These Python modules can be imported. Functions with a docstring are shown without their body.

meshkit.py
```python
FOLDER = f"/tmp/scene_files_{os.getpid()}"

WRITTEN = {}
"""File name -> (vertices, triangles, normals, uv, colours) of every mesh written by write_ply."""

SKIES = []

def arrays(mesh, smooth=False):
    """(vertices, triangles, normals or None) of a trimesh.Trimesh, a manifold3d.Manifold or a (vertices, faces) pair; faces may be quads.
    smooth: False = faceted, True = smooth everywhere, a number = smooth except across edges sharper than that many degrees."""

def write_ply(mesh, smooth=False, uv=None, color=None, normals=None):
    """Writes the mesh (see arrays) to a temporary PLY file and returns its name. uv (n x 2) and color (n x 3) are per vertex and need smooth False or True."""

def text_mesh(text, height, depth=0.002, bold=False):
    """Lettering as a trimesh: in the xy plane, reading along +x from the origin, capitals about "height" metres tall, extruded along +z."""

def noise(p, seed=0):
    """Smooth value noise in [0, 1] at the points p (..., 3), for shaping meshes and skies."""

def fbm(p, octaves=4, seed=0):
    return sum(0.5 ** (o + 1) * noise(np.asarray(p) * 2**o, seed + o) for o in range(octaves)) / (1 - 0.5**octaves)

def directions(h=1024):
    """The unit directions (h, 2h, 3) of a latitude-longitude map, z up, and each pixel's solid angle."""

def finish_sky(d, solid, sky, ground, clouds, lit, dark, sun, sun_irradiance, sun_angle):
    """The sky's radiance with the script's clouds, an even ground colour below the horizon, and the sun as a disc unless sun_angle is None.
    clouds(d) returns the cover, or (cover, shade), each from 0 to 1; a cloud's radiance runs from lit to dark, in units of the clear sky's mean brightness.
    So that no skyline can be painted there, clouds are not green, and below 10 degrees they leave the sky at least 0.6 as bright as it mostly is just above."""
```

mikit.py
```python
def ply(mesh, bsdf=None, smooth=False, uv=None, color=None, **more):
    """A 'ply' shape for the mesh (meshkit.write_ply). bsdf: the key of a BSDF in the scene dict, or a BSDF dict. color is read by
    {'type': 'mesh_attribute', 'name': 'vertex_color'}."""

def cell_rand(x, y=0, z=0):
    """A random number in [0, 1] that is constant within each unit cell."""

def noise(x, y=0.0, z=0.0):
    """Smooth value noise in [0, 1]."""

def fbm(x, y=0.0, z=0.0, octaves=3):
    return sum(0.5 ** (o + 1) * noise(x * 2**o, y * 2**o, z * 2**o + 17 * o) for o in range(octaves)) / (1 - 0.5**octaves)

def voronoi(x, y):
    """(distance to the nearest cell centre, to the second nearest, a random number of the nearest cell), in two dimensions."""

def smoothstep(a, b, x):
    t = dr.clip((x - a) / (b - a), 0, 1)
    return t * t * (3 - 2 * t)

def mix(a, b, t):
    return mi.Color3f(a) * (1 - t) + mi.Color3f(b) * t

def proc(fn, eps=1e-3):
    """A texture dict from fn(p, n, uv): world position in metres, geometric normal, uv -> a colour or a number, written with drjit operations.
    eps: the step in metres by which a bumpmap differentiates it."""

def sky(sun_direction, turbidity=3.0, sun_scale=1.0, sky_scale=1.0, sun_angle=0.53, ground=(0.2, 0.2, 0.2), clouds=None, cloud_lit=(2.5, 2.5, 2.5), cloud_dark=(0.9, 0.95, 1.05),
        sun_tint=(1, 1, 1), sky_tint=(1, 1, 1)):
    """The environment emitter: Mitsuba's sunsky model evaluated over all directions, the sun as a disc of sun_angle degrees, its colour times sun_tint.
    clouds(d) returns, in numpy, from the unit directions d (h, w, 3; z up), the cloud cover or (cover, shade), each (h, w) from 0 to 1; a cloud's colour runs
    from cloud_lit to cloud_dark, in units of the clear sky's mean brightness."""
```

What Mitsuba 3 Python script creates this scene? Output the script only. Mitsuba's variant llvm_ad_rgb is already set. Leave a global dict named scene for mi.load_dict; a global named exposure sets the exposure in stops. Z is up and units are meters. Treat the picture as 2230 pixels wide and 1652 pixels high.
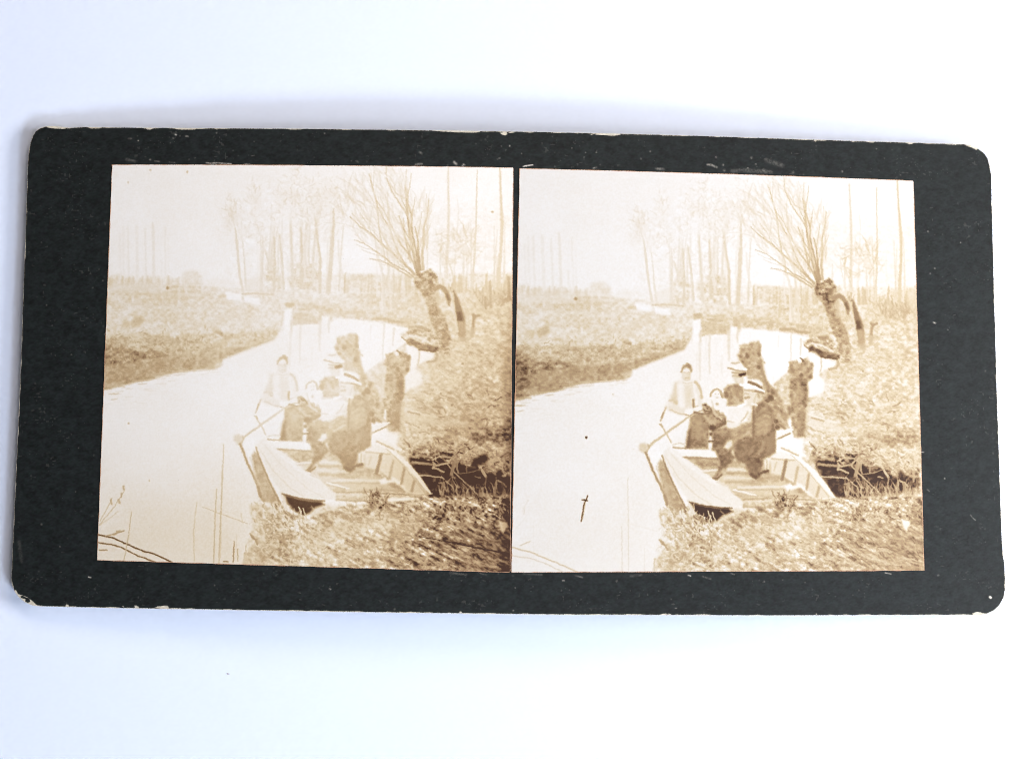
"""A stereo view card with two sepia prints, lying bowed on a white sheet, lit by a cool window from the lower right."""
import math
import random

import drjit as dr
import mitsuba as mi
import numpy as np
import manifold3d as m3
from shapely.geometry import Polygon, Point

import mikit
from mikit import noise, fbm, smoothstep

T = mi.ScalarTransform4f
MM = 0.001
THICK = 1.8          # mm, the pasteboard
ARCH = 3.792        # mm, how high the bowed card stands at its middle

# ------------------------------------------------------------------ camera, light, exposure
exposure = 0.12
EYE, BACK, UP = np.array([-10.167, -34.883, 280.018]), np.array([-0.03456, -0.11773, 0.99244]), np.array([-0.01192, 0.99302, 0.11738])
EYE = EYE + [0, 0, THICK]
scene = {
    "camera": {"type": "perspective", "fov": 36.5357, "fov_axis": "x", "near_clip": 0.01, "far_clip": 20.0,
               "to_world": T().look_at((EYE * MM).tolist(), ((EYE - 100 * BACK) * MM).tolist(), UP.tolist())},
}


def lamp(centre, target, w, h, colour):
    """a soft rectangular light: a window, also used for added fills"""
    return {"type": "rectangle", "to_world": T().look_at(list(centre), list(target), [0, 0, 1]) @ T().scale([w / 2, h / 2, 1]),
            "bsdf": {"type": "diffuse", "reflectance": {"type": "rgb", "value": 0.5}},
            "emitter": {"type": "area", "radiance": {"type": "rgb", "value": list(colour)}}}


RIGHT = np.array([4.2, 4.25, 4.3]) * 8.644
CORNER = np.array([3.2, 3.6, 4.2]) * 12.617
HIGH = np.array([1.7, 1.65, 1.7]) * 1.714
TOP = np.array([2.6, 2.25, 1.95]) * 2.578
scene["window"] = lamp((0.5, -0.02, 0.22), (0.0, 0.0, 0.0), 0.3, 0.1, RIGHT)
scene["window_001"] = lamp((0.40, -0.50, 0.36), (0.0, 0.0, 0.0), 0.214, 0.143, CORNER)
scene["window_002"] = lamp((0.3, -0.3, 0.7), (0.0, 0.0, 0.0), 0.4, 0.4, HIGH)  # unseen fill light, added to even the brightness around the card
scene["window_003"] = lamp((0.1, 0.4, 0.3), (0.0, 0.0, 0.0), 0.3, 0.2, TOP)  # added fill from beyond the top edge, lifts the upper sheet

labels = {
    "window": {"label": "wide low window at the right of the card", "category": "window"},
    "window_001": {"label": "small cool window at the lower right corner of the card", "category": "window"},
    "window_002": {"label": "large added fill light high above the lower right of the card", "category": "window"},
    "window_003": {"label": "soft added fill light above the top edge of the card", "category": "window"},
}


# ------------------------------------------------------------------ the setting: the white sheet
def sheet_colour(p, n, uv):
    x, y = p.x * 1000, p.y * 1000
    g = fbm(x * 1.6, y * 2.4, 3.0, 3) - 0.5
    return mi.Color3f(0.67, 0.73, 0.87) * (1 + 0.035 * g)


scene["sheet_paper"] = {"type": "bumpmap", "arbitrary": {**mikit.proc(lambda p, n, uv: fbm(p.x * 1500, p.y * 2100, 1.0, 3), 2e-4)}, "scale": 4e-5,
                        "bsdf": {"type": "principled", "base_color": mikit.proc(sheet_colour), "roughness": 0.75, "specular": 0.25}}
gx = np.linspace(-0.7, 0.7, 29)
X, Y = np.meshgrid(gx, gx)
V = np.stack([X, Y, 0 * X], -1).reshape(-1, 3)
F = [(a, a + 1, a + 30, a + 29) for j in range(28) for a in range(j * 29, j * 29 + 28)]
scene["tabletop"] = mikit.ply((V, np.array(F)), "sheet_paper")
labels["tabletop"] = {"label": "plain white paper sheet under the card", "category": "tabletop", "kind": "structure"}


# ------------------------------------------------------------------ flat print as drawing: strokes and outlines with soft edges
class Drawing:
    """Strokes (tapered polylines) and filled outlines in painter's order, each with a printing density; evaluated per point from tables sorted into
    cells. Densities: 0 bare paper, 1 the deepest brown."""

    def __init__(self, cells):
        self.n, self.rows = cells, [[] for _ in range(cells * cells)]

    def _cells(self, x0, y0, x1, y1):
        n = self.n
        i0, i1 = max(0, int(math.floor(x0 * n))), min(n - 1, int(math.floor(x1 * n)))
        j0, j1 = max(0, int(math.floor(y0 * n))), min(n - 1, int(math.floor(y1 * n)))
        for j in range(j0, j1 + 1):
            for i in range(i0, i1 + 1):
                yield j * n + i, i / n, j / n

    def stroke(self, pts, d, a, soft, tx=0.0, ts=0.0):
        """pts: (x, y, radius)"""
        pts = [tuple(p) for p in pts]
        if len(pts) == 1:
            pts = pts * 2
        near = {}
        h = 1 / self.n
        for (x0, y0, r0), (x1, y1, r1) in zip(pts, pts[1:]):
            m = max(r0, r1) + soft
            for c, cx, cy in self._cells(min(x0, x1) - m, min(y0, y1) - m, max(x0, x1) + m, max(y0, y1) + m):
                mx, my = cx + h / 2, cy + h / 2
                L = (x1 - x0) ** 2 + (y1 - y0) ** 2
                t = 0 if L < 1e-12 else min(1, max(0, ((mx - x0) * (x1 - x0) + (my - y0) * (y1 - y0)) / L))
                if math.hypot(mx - x0 - t * (x1 - x0), my - y0 - t * (y1 - y0)) < m + 0.72 * h:
                    near.setdefault(c, []).append([x0, y0, x1, y1, r0, r1, d, a, soft, tx, ts, 0.0])
        for c, rows in near.items():
            rows[-1][11] = 1.0
            self.rows[c] += rows

    def fill(self, pts, d, a, soft, tx=0.0, ts=0.0):
        P = np.array(pts, float)
        Q = np.roll(P, -1, 0)
        h, m = 1 / self.n, soft
        for c, cx, cy in self._cells(P[:, 0].min() - m, P[:, 1].min() - m, P[:, 0].max() + m, P[:, 1].max() + m):
            q = np.array([cx + h / 2, cy + h / 2])
            D = Q - P
            t = np.clip(((q - P) * D).sum(1) / np.maximum((D * D).sum(1), 1e-12), 0, 1)
            dist = np.hypot(*(q - P - t[:, None] * D).T)
            cross = ((P[:, 1] > q[1]) != (Q[:, 1] > q[1])) & (q[0] < D[:, 0] * (q[1] - P[:, 1]) / np.where(D[:, 1] == 0, 1, D[:, 1]) + P[:, 0])
            reach = m / 2 + 0.72 * h
            if dist.min() > reach:
                if cross.sum() % 2:
                    self.rows[c].append([0, 0, 0, 0, 0, 0, d, a, soft, tx, ts, 3.0])
                continue
            keep = (dist < reach) | ((np.minimum(P[:, 1], Q[:, 1]) <= cy + h) & (np.maximum(P[:, 1], Q[:, 1]) >= cy) & (np.maximum(P[:, 0], Q[:, 0]) >= cx))
            rows = [[*P[k], *Q[k], 0, 0, d, a, soft, tx, ts, 0.0] for k in np.nonzero(keep)[0]]
            rows[-1][11] = 2.0
            self.rows[c] += rows

    def finish(self):
        start = np.cumsum([0] + [len(r) for r in self.rows]).astype(np.uint32)
        flat = np.array([r for c in self.rows for r in c], np.float32)
        self.start = mi.UInt32(start)
        self.cols = [mi.Float(np.ascontiguousarray(flat[:, k])) for k in range(12)]
        dr.eval(self.start, self.cols)
        return self

    def __call__(self, x, y, base):
        n = self.n
        x, y = mi.Float(x), mi.Float(y)
        c = mi.UInt32(dr.clip(y * n, 0, n - 1)) * n + mi.UInt32(dr.clip(x * n, 0, n - 1))
        i, e = dr.gather(mi.UInt32, self.start, c), dr.gather(mi.UInt32, self.start, c + 1)

        def step(i, e, x, y, near, odd, d, tx, ts):
            r = [dr.gather(mi.Float, col, i) for col in self.cols]
            dx, dy = r[2] - r[0], r[3] - r[1]
            t = dr.clip(((x - r[0]) * dx + (y - r[1]) * dy) / dr.maximum(dx * dx + dy * dy, 1e-12), 0, 1)
            g = dr.sqrt(dr.square(x - r[0] - dx * t) + dr.square(y - r[1] - dy * t)) - dr.lerp(r[4], r[5], t)
            near = dr.minimum(near, g)
            hit = ((r[1] > y) != (r[3] > y)) & (x < dx * (y - r[1]) / dr.select(dy == 0, 1.0, dy) + r[0])
            odd = dr.select(hit, 1 - odd, odd)
            code = r[11]
            sd = dr.select(code > 2.5, -9.0, dr.select((code > 1.5) & (odd > 0.5), -near, near))
            a = dr.select(code > 0.5, r[7] * (1 - smoothstep(-0.5, 0.5, sd / r[8])), 0.0)
            end = code > 0.5
            return (i + 1, e, x, y, dr.select(end, 9.0, near), dr.select(end, 0.0, odd), d + (r[6] - d) * a, tx + (r[9] - tx) * a, ts + (r[10] - ts) * a)

        state = (i, e, x, y, mi.Float(9.0), mi.Float(0.0), mi.Float(base), mi.Float(0.0), mi.Float(0.0))
        out = dr.while_loop(state, lambda i, e, *_: i < e, step, labels=("i", "e", "x", "y", "near", "odd", "d", "tx", "ts"))
        return out[6], out[7], out[8]


# The view printed on the card twice, as seen by the left and by the right lens: a party in a punt on a stream, pollard willows, bare trees.
# Units: 1/2000 of a print's side; widths in 1/10 of that. p outline, s stroke (x, y, half width), g grass blades in an outline, t twigs in an outline.
# First number: 0 both prints, 1 right, 2 left; second: the distance group, whose shift between the lenses is in SHIFT.
SHIFT = [(0.0104, -0.0142), (0.0148, -0.0123), (0.0259, -0.0067), (0.0297, -0.0072), (0.0258, 0.0019), (0.0285, -0.0152), (0.0, 0.0)]
VIEW = [
('p',0,0,17,100,5,0,172,[-29,644,120,638,259,640,361,643,474,649,659,661,768,666,987,670,965,656,1075,668,1241,676,1466,666,1692,654,2009,635,2023,1165,216,1402,-19,1187]),
('p',0,0,13,90,4,0,363,[-30,609,2,603,44,591,66,608,135,612,183,606,226,614,334,617,345,644,173,643,-29,644]),
('p',0,0,12,100,3,0,278,[348,648,353,603,366,581,398,571,431,578,452,601,466,649]),
('p',0,0,11,70,0,0,405,[485,623,539,608,659,620,681,660,475,650]),
('p',0,0,15,100,5,0,235,[954,659,1147,667,1241,670,1353,674,1466,666,1635,667,2008,652,1999,557,1866,569,1780,566,1694,574,1609,565,1354,582,1276,579,1148,576,1098,588,954,580]),
('s',0,0,5,80,0,0,116,[33,389,50,40,530,50,46,628,50]),
('s',0,0,5,80,0,0,116,[48,355,50,56,496,50,62,627,50]),
('s',0,0,7,80,0,0,116,[73,349,50,81,490,50,88,627,50]),
('s',0,0,7,80,0,0,116,[115,343,50,123,483,50,129,626,50]),
('s',0,0,6,80,0,0,116,[122,354,50,129,495,50,136,626,50]),
('s',0,0,8,80,0,0,116,[161,364,50,169,505,50,175,626,50]),
('s',0,0,10,80,0,0,116,[198,330,50,206,471,50,212,625,50]),
('s',0,0,8,80,0,0,116,[204,352,50,211,493,50,218,625,50]),
('s',0,0,6,80,0,0,116,[261,351,50,268,492,50,274,624,50]),
('s',0,0,6,80,0,0,116,[247,521,50,254,661,50,258,624,50]),
('s',0,0,4,80,0,0,116,[277,385,50,284,526,50,290,624,50]),
('p',0,0,4,90,3,0,3036,[537,288,591,212,723,157,912,105,1023,119,1033,136,1134,168,1147,672,965,676,987,676,540,667,593,457]),
('p',0,0,6,80,3,0,1551,[1325,244,2021,197,2011,565,1354,582]),
('s',0,0,10,75,0,0,116,[802,671,50,798,455,43,792,237,21]),
('s',0,0,11,75,0,0,116,[963,668,50,966,530,43,968,392,21]),
('s',0,0,17,75,0,0,116,[784,671,57,788,456,43,794,239,21]),
('s',0,0,15,75,0,0,116,[790,671,57,807,480,43,836,286,21]),
('s',0,0,14,75,0,0,116,[986,667,43,978,449,43,970,229,21]),
('s',0,0,17,75,0,0,116,[760,672,50,754,555,43,749,439,21]),
('s',0,0,14,75,0,0,116,[994,667,50,1006,507,43,1020,345,21]),
('s',0,0,12,75,0,0,116,[858,670,57,848,461,43,847,250,21]),
('s',0,0,14,75,0,0,116,[748,672,43,746,519,43,742,365,21]),
('s',0,0,11,75,0,0,116,[791,671,57,800,492,43,805,312,21]),
('s',0,0,17,75,0,0,116,[836,670,36,832,531,43,831,392,21]),
('s',0,0,15,75,0,0,116,[800,671,43,809,534,43,815,396,21]),
('s',0,0,17,75,0,0,116,[785,671,64,797,498,43,814,323,21]),
('s',0,0,18,75,0,0,116,[962,668,57,966,474,43,970,278,21]),
('s',0,0,13,75,0,0,116,[1076,665,43,1075,534,43,1075,403,21]),
('s',0,0,10,75,0,0,116,[1021,667,43,1027,438,43,1036,208,21]),
('s',0,0,11,75,0,0,116,[1014,667,36,1022,449,43,1025,230,21]),
('s',0,0,10,75,0,0,116,[1086,665,50,1086,454,43,1088,241,21]),
('s',0,0,18,75,0,0,116,[982,667,50,984,502,43,985,335,21]),
('s',0,0,12,75,0,0,116,[966,668,64,959,490,43,946,310,21]),
('s',0,0,11,75,0,0,116,[965,668,57,966,470,43,967,270,21]),
('s',0,0,18,75,0,0,116,[1134,664,50,1140,502,43,1151,339,21]),
('s',0,0,10,70,0,0,116,[1759,676,36,1762,566,36,1764,455,18]),
('s',0,0,18,70,0,0,116,[1910,672,36,1905,577,36,1901,482,18]),
('s',0,0,14,70,0,0,116,[1762,676,50,1757,567,36,1753,458,18]),
('s',0,0,18,70,0,0,116,[1781,675,57,1777,492,36,1773,306,18]),
('s',0,0,9,70,0,0,116,[1369,685,57,1378,601,36,1387,516,18]),
('s',0,0,16,70,0,0,116,[1405,684,29,1404,600,36,1403,515,18]),
('s',0,0,18,70,0,0,116,[1431,683,36,1424,553,36,1418,421,18]),
('s',0,0,9,70,0,0,116,[1322,686,57,1319,595,36,1316,504,18]),
('s',0,0,14,70,0,0,116,[1397,684,57,1400,577,36,1404,471,18]),
('s',0,0,12,70,0,0,116,[1454,683,57,1445,557,36,1435,431,18]),
('s',0,0,9,70,0,0,116,[1841,674,43,1843,519,36,1846,362,18]),
('s',0,0,15,70,0,0,116,[1648,678,36,1649,579,36,1651,480,18]),
('s',0,0,17,70,0,0,116,[1562,680,50,1563,568,36,1565,454,18]),
('s',0,0,13,70,0,0,116,[1376,685,50,1378,541,36,1380,396,18]),
('s',0,0,10,70,0,0,116,[1527,681,29,1516,494,36,1504,305,18]),
('s',0,0,14,70,0,0,116,[1737,676,43,1740,580,36,1743,483,18]),
('s',0,0,11,70,0,0,116,[1899,672,36,1913,560,36,1926,447,18]),
('s',0,0,17,70,0,0,116,[1884,673,36,1893,510,36,1902,346,18]),
('s',0,0,12,70,0,0,116,[1910,672,43,1919,474,36,1928,274,18]),
('s',0,0,9,70,0,0,116,[1930,672,36,1939,550,36,1948,427,18]),
('s',0,0,9,70,0,0,116,[1685,678,36,1687,525,36,1689,371,18]),
('s',0,0,17,70,0,0,116,[1892,673,57,1889,501,36,1887,328,18]),
('s',0,0,18,70,0,0,116,[1741,676,43,1740,550,36,1738,424,18]),
('s',0,0,18,70,0,0,116,[1936,671,50,1937,492,36,1939,311,18]),
('s',0,0,12,70,0,0,116,[1731,676,50,1741,517,36,1751,357,18]),
('s',0,0,10,70,0,0,116,[1409,684,50,1419,475,36,1429,264,18]),
('s',0,0,23,60,0,0,131,[1296,669,43,1294,579,29]),
('s',0,0,23,60,0,0,131,[1670,661,43,1670,621,29]),
('s',0,0,25,60,0,0,131,[1941,654,43,1941,608,29]),
('s',0,0,28,60,0,0,131,[1166,672,43,1169,637,29]),
('s',0,0,27,60,0,0,131,[1850,656,43,1853,571,29]),
('s',0,0,24,60,0,0,131,[1639,661,43,1639,596,29]),
('s',0,0,28,60,0,0,131,[1943,654,43,1949,571,29]),
('s',0,0,25,60,0,0,131,[1717,660,43,1722,578,29]),
('s',0,0,28,60,0,0,131,[1851,656,43,1848,603,29]),
('s',0,0,22,60,0,0,131,[1907,655,43,1912,576,29]),
('s',0,0,25,60,0,0,131,[1340,668,43,1347,613,29]),
('s',0,0,27,60,0,0,131,[1483,665,43,1483,606,29]),
('s',0,0,19,60,0,0,131,[1385,667,43,1387,607,29]),
('s',0,0,22,60,0,0,131,[1732,659,43,1738,586,29]),
('s',0,0,20,60,0,0,131,[1955,654,43,1965,579,29]),
('s',0,0,25,60,0,0,131,[1986,653,43,1992,560,29]),
('s',0,0,21,60,0,0,131,[1408,667,43,1410,627,29]),
('s',0,0,20,60,0,0,131,[1904,655,43,1913,570,29]),
('s',0,0,28,60,0,0,131,[1347,668,43,1350,615,29]),
('s',0,0,28,60,0,0,131,[1721,660,43,1728,590,29]),
('s',0,0,20,60,0,0,131,[1367,668,43,1368,600,29]),
('s',0,0,20,60,0,0,131,[1412,667,43,1413,625,29]),
('s',0,0,27,60,0,0,131,[1990,653,43,1990,600,29]),
('s',0,0,27,60,0,0,131,[1700,660,43,1696,565,29]),
('s',0,0,26,60,0,0,131,[1754,659,43,1755,589,29]),
('s',0,0,27,60,0,0,131,[1570,663,43,1566,619,29]),
('s',0,0,21,60,0,0,131,[1554,663,43,1557,625,29]),
('s',0,0,27,60,0,0,131,[1475,665,43,1475,588,29]),
('s',0,0,23,60,0,0,131,[1422,666,43,1430,608,29]),
('s',0,0,20,60,0,0,131,[1162,672,43,1165,578,29]),
('s',0,0,27,60,0,0,131,[1278,670,43,1279,583,29]),
('s',0,0,21,60,0,0,131,[1547,664,43,1553,584,29]),
('s',0,0,26,60,0,0,131,[1846,656,43,1855,558,29]),
('s',0,0,27,60,0,0,131,[1465,666,43,1462,578,29]),
('s',0,0,25,60,0,0,131,[1642,661,43,1645,620,29]),
('s',0,0,25,60,0,0,131,[1692,660,43,1693,569,29]),
('s',0,0,21,60,0,0,131,[1178,672,43,1181,598,29]),
('s',0,0,25,60,0,0,131,[1404,667,43,1402,576,29]),
('s',0,0,27,60,0,0,131,[1431,666,43,1438,579,29]),
('s',0,0,25,60,0,0,131,[1703,660,43,1700,581,29]),
('s',0,0,22,60,0,0,131,[1590,663,43,1597,566,29]),
('s',0,0,25,60,0,0,131,[1566,663,43,1570,594,29]),
('s',0,0,20,60,0,0,131,[1356,668,43,1358,621,29]),
('s',0,0,28,60,0,0,131,[1735,659,43,1729,617,29]),
('s',0,0,19,60,0,0,131,[1847,656,43,1851,589,29]),
('s',0,0,26,60,0,0,131,[1671,661,43,1668,625,29]),
('s',0,0,20,60,0,0,131,[1175,672,43,1171,608,29]),
('s',0,0,22,60,0,0,131,[1780,658,43,1787,572,29]),
('s',0,0,19,60,0,0,131,[1473,665,43,1466,593,29]),
('s',0,0,22,60,0,0,131,[1784,658,43,1791,569,29]),
('s',0,0,26,60,0,0,131,[1730,659,43,1730,575,29]),
('s',0,0,28,60,0,0,131,[1162,672,43,1163,582,29]),
('s',0,0,23,60,0,0,131,[1378,667,43,1374,586,29]),
('s',0,0,21,60,0,0,131,[1416,667,43,1413,594,29]),
('s',0,0,22,60,0,0,131,[1577,663,43,1576,627,29]),
('s',0,0,20,60,0,0,131,[1258,670,43,1266,589,29]),
('s',0,0,20,60,0,0,131,[1985,653,43,1988,608,29]),
('s',0,0,24,60,0,0,131,[1711,660,43,1721,569,29]),
('s',0,0,23,60,0,0,131,[1242,670,43,1245,615,29]),
('s',0,0,20,60,0,0,131,[1351,668,43,1352,581,29]),
('s',0,0,19,60,0,0,147,[335,640,57,331,616,36]),
('s',0,0,16,60,0,0,147,[8,645,57,2,609,36]),
('s',0,0,21,60,0,0,147,[242,641,57,243,624,36]),
('s',0,0,17,60,0,0,147,[-6,645,57,-5,621,36]),
('s',0,0,17,60,0,0,147,[339,640,57,340,609,36]),
('s',0,0,22,60,0,0,147,[59,644,57,58,606,36]),
('s',0,0,15,60,0,0,147,[230,642,57,233,603,36]),
('s',0,0,15,60,0,0,147,[224,642,57,220,606,36]),
('s',0,0,18,60,0,0,147,[54,644,57,50,624,36]),
('s',0,0,21,60,0,0,147,[112,643,57,111,610,36]),
('s',0,0,16,60,0,0,147,[257,641,57,257,623,36]),
('s',0,0,20,60,0,0,147,[189,642,57,192,621,36]),
('s',0,0,20,60,0,0,147,[106,643,57,108,618,36]),
('s',0,0,16,60,0,0,147,[108,643,57,106,605,36]),
('s',0,0,21,60,0,0,147,[-9,645,57,-10,624,36]),
('s',0,0,17,60,0,0,147,[162,643,57,154,625,36]),
('s',0,0,15,60,0,0,147,[242,641,57,239,616,36]),
('s',0,0,15,60,0,0,147,[110,643,57,112,617,36]),
('s',0,0,21,60,0,0,147,[-8,645,57,-10,611,36]),
('s',0,0,22,60,0,0,147,[88,644,57,88,615,36]),
('s',0,0,19,60,0,0,147,[156,643,57,157,604,36]),
('s',0,0,20,60,0,0,147,[199,642,57,203,612,36]),
('s',0,0,21,60,0,0,147,[-10,645,57,-10,619,36]),
('s',0,0,18,60,0,0,147,[47,644,57,48,621,36]),
('s',0,0,16,60,0,0,147,[95,644,57,92,613,36]),
('s',0,0,22,60,0,0,147,[179,642,57,182,604,36]),
('s',0,0,19,60,0,0,147,[75,644,57,71,620,36]),
('s',0,0,18,60,0,0,147,[295,640,57,294,619,36]),
('s',0,0,19,60,0,0,147,[24,645,57,26,608,36]),
('s',0,0,15,60,0,0,147,[240,641,57,239,611,36]),
('s',0,0,15,60,0,0,147,[279,641,57,284,604,36]),
('s',0,0,16,60,0,0,147,[201,642,57,198,613,36]),
('s',0,0,22,60,0,0,147,[2,645,57,3,618,36]),
('s',0,0,22,60,0,0,147,[84,644,57,87,611,36]),
('s',0,0,18,60,0,0,147,[304,640,57,308,617,36]),
('s',0,0,15,60,0,0,147,[291,641,57,291,605,36]),
('s',0,0,18,60,0,0,147,[139,643,57,140,624,36]),
('s',0,0,21,60,0,0,147,[289,641,57,287,603,36]),
('s',0,0,22,60,0,0,147,[54,644,57,54,607,36]),
('s',0,0,19,60,0,0,147,[-18,645,57,-18,622,36]),
('p',0,0,15,80,8,0,363,[757,579,779,544,817,538,845,577,855,656,823,673,757,669,746,624]),
('p',0,0,15,85,8,0,320,[894,542,949,523,1021,533,1015,539,1042,573,1047,669,965,676,987,676,894,672,877,610]),
('p',0,0,12,70,0,0,363,[670,614,757,596,768,674,670,670]),
('s',0,0,15,100,0,0,84,[659,668,64,645,598,64,634,513,64,625,434,64,617,366,36,597,298,29,586,252,21]),
('s',0,0,13,100,0,0,84,[678,667,50,670,597,50,664,513,36,653,422,29]),
('s',0,0,14,100,0,0,100,[752,669,57,754,567,57,757,477,43,751,386,29]),
('s',0,0,15,100,0,0,100,[792,567,64,781,510,64,765,465,43]),
('s',0,0,19,100,0,0,100,[814,668,64,817,538,64,812,464,43,809,396,29]),
('s',0,0,17,100,0,0,100,[864,661,57,856,565,57,845,469,57,834,384,36]),
('s',0,0,16,100,0,0,144,[908,660,79,902,536,79,897,451,79,889,337,57,892,256,36]),
('s',0,0,19,100,0,0,129,[949,648,86,949,535,86,947,461,86,941,347,43]),
('s',0,0,15,100,0,0,116,[1007,619,64,1005,494,64,1013,379,64,1019,299,36]),
('s',0,0,19,100,0,0,113,[1042,675,79,1039,590,79,1040,504,79,1026,419,57,1016,345,43,1005,276,29]),
('s',0,0,18,100,0,0,113,[1083,674,107,1088,589,107,1094,503,107,1096,434,107,1102,331,64,1100,250,43]),
('s',0,0,13,100,0,0,100,[968,620,57,960,449,57,966,335,36]),
('s',0,0,11,100,0,0,100,[1148,582,50,1132,502,50,1127,411,36]),
('s',0,0,7,70,0,0,301,[592,264,199,596,277,199]),
('s',0,0,8,70,0,0,301,[603,292,266,607,308,266]),
('s',0,0,6,70,0,0,301,[576,338,299,580,350,299]),
('s',0,0,6,70,0,0,301,[707,203,233,711,224,233]),
('s',0,0,5,70,0,0,301,[712,249,199,717,268,199]),
('s',0,0,7,70,0,0,301,[900,181,299,905,206,299]),
('s',0,0,5,70,0,0,301,[845,182,266,849,203,266]),
('s',0,0,5,70,0,0,301,[961,231,266,966,252,266]),
('s',0,0,4,70,0,0,301,[878,256,465,882,279,465]),
('s',0,0,3,70,0,0,301,[801,281,332,805,309,332]),
('s',0,0,6,70,0,0,301,[1006,201,266,1010,226,266]),
('s',0,0,4,70,0,0,301,[757,351,266,761,369,266]),
('s',0,0,5,70,0,0,301,[647,354,199,651,372,199]),
('s',0,0,5,70,0,0,301,[1000,172,299,1004,195,299]),
('s',0,0,6,70,0,0,301,[1050,177,266,1054,200,266]),
('s',0,0,4,70,0,0,301,[1100,169,233,1105,192,233]),
('s',0,0,5,70,0,0,301,[977,277,299,981,300,299]),
('s',0,0,5,70,0,0,301,[1044,252,266,1048,275,266]),
('s',0,0,14,57,0,0,92,[587,272,19,577,260,19,571,254,14]),
('s',0,0,8,43,0,0,92,[600,278,34,599,268,34,608,259,14]),
('s',0,0,15,61,0,0,92,[605,257,31,603,246,31,612,236,14]),
('s',0,0,13,78,0,0,92,[595,320,23,602,305,23,602,297,14]),
('s',0,0,10,48,0,0,92,[582,205,26,587,197,26,597,191,14]),
('s',0,0,11,47,0,0,92,[579,268,39,575,264,39,563,254,14]),
('s',0,0,13,50,0,0,92,[645,336,23,646,325,23,647,307,14]),
('s',0,0,16,42,0,0,92,[612,255,20,616,241,20,617,229,14]),
('s',0,0,11,40,0,0,92,[654,266,35,645,263,35,633,256,14]),
('s',0,0,11,56,0,0,92,[574,315,20,563,302,20,558,294,14]),
('s',0,0,17,67,0,0,92,[595,273,26,595,262,26,584,252,14]),
('s',0,0,16,57,0,0,92,[608,238,36,612,228,36,601,209,14]),
('s',0,0,8,65,0,0,92,[586,183,40,573,174,40,568,166,14]),
('s',0,0,12,45,0,0,92,[588,238,39,595,222,39,603,210,14]),
('s',0,0,9,51,0,0,92,[596,259,27,589,250,27,584,239,14]),
('s',0,0,17,54,0,0,92,[589,213,36,573,209,36,564,201,14]),
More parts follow.
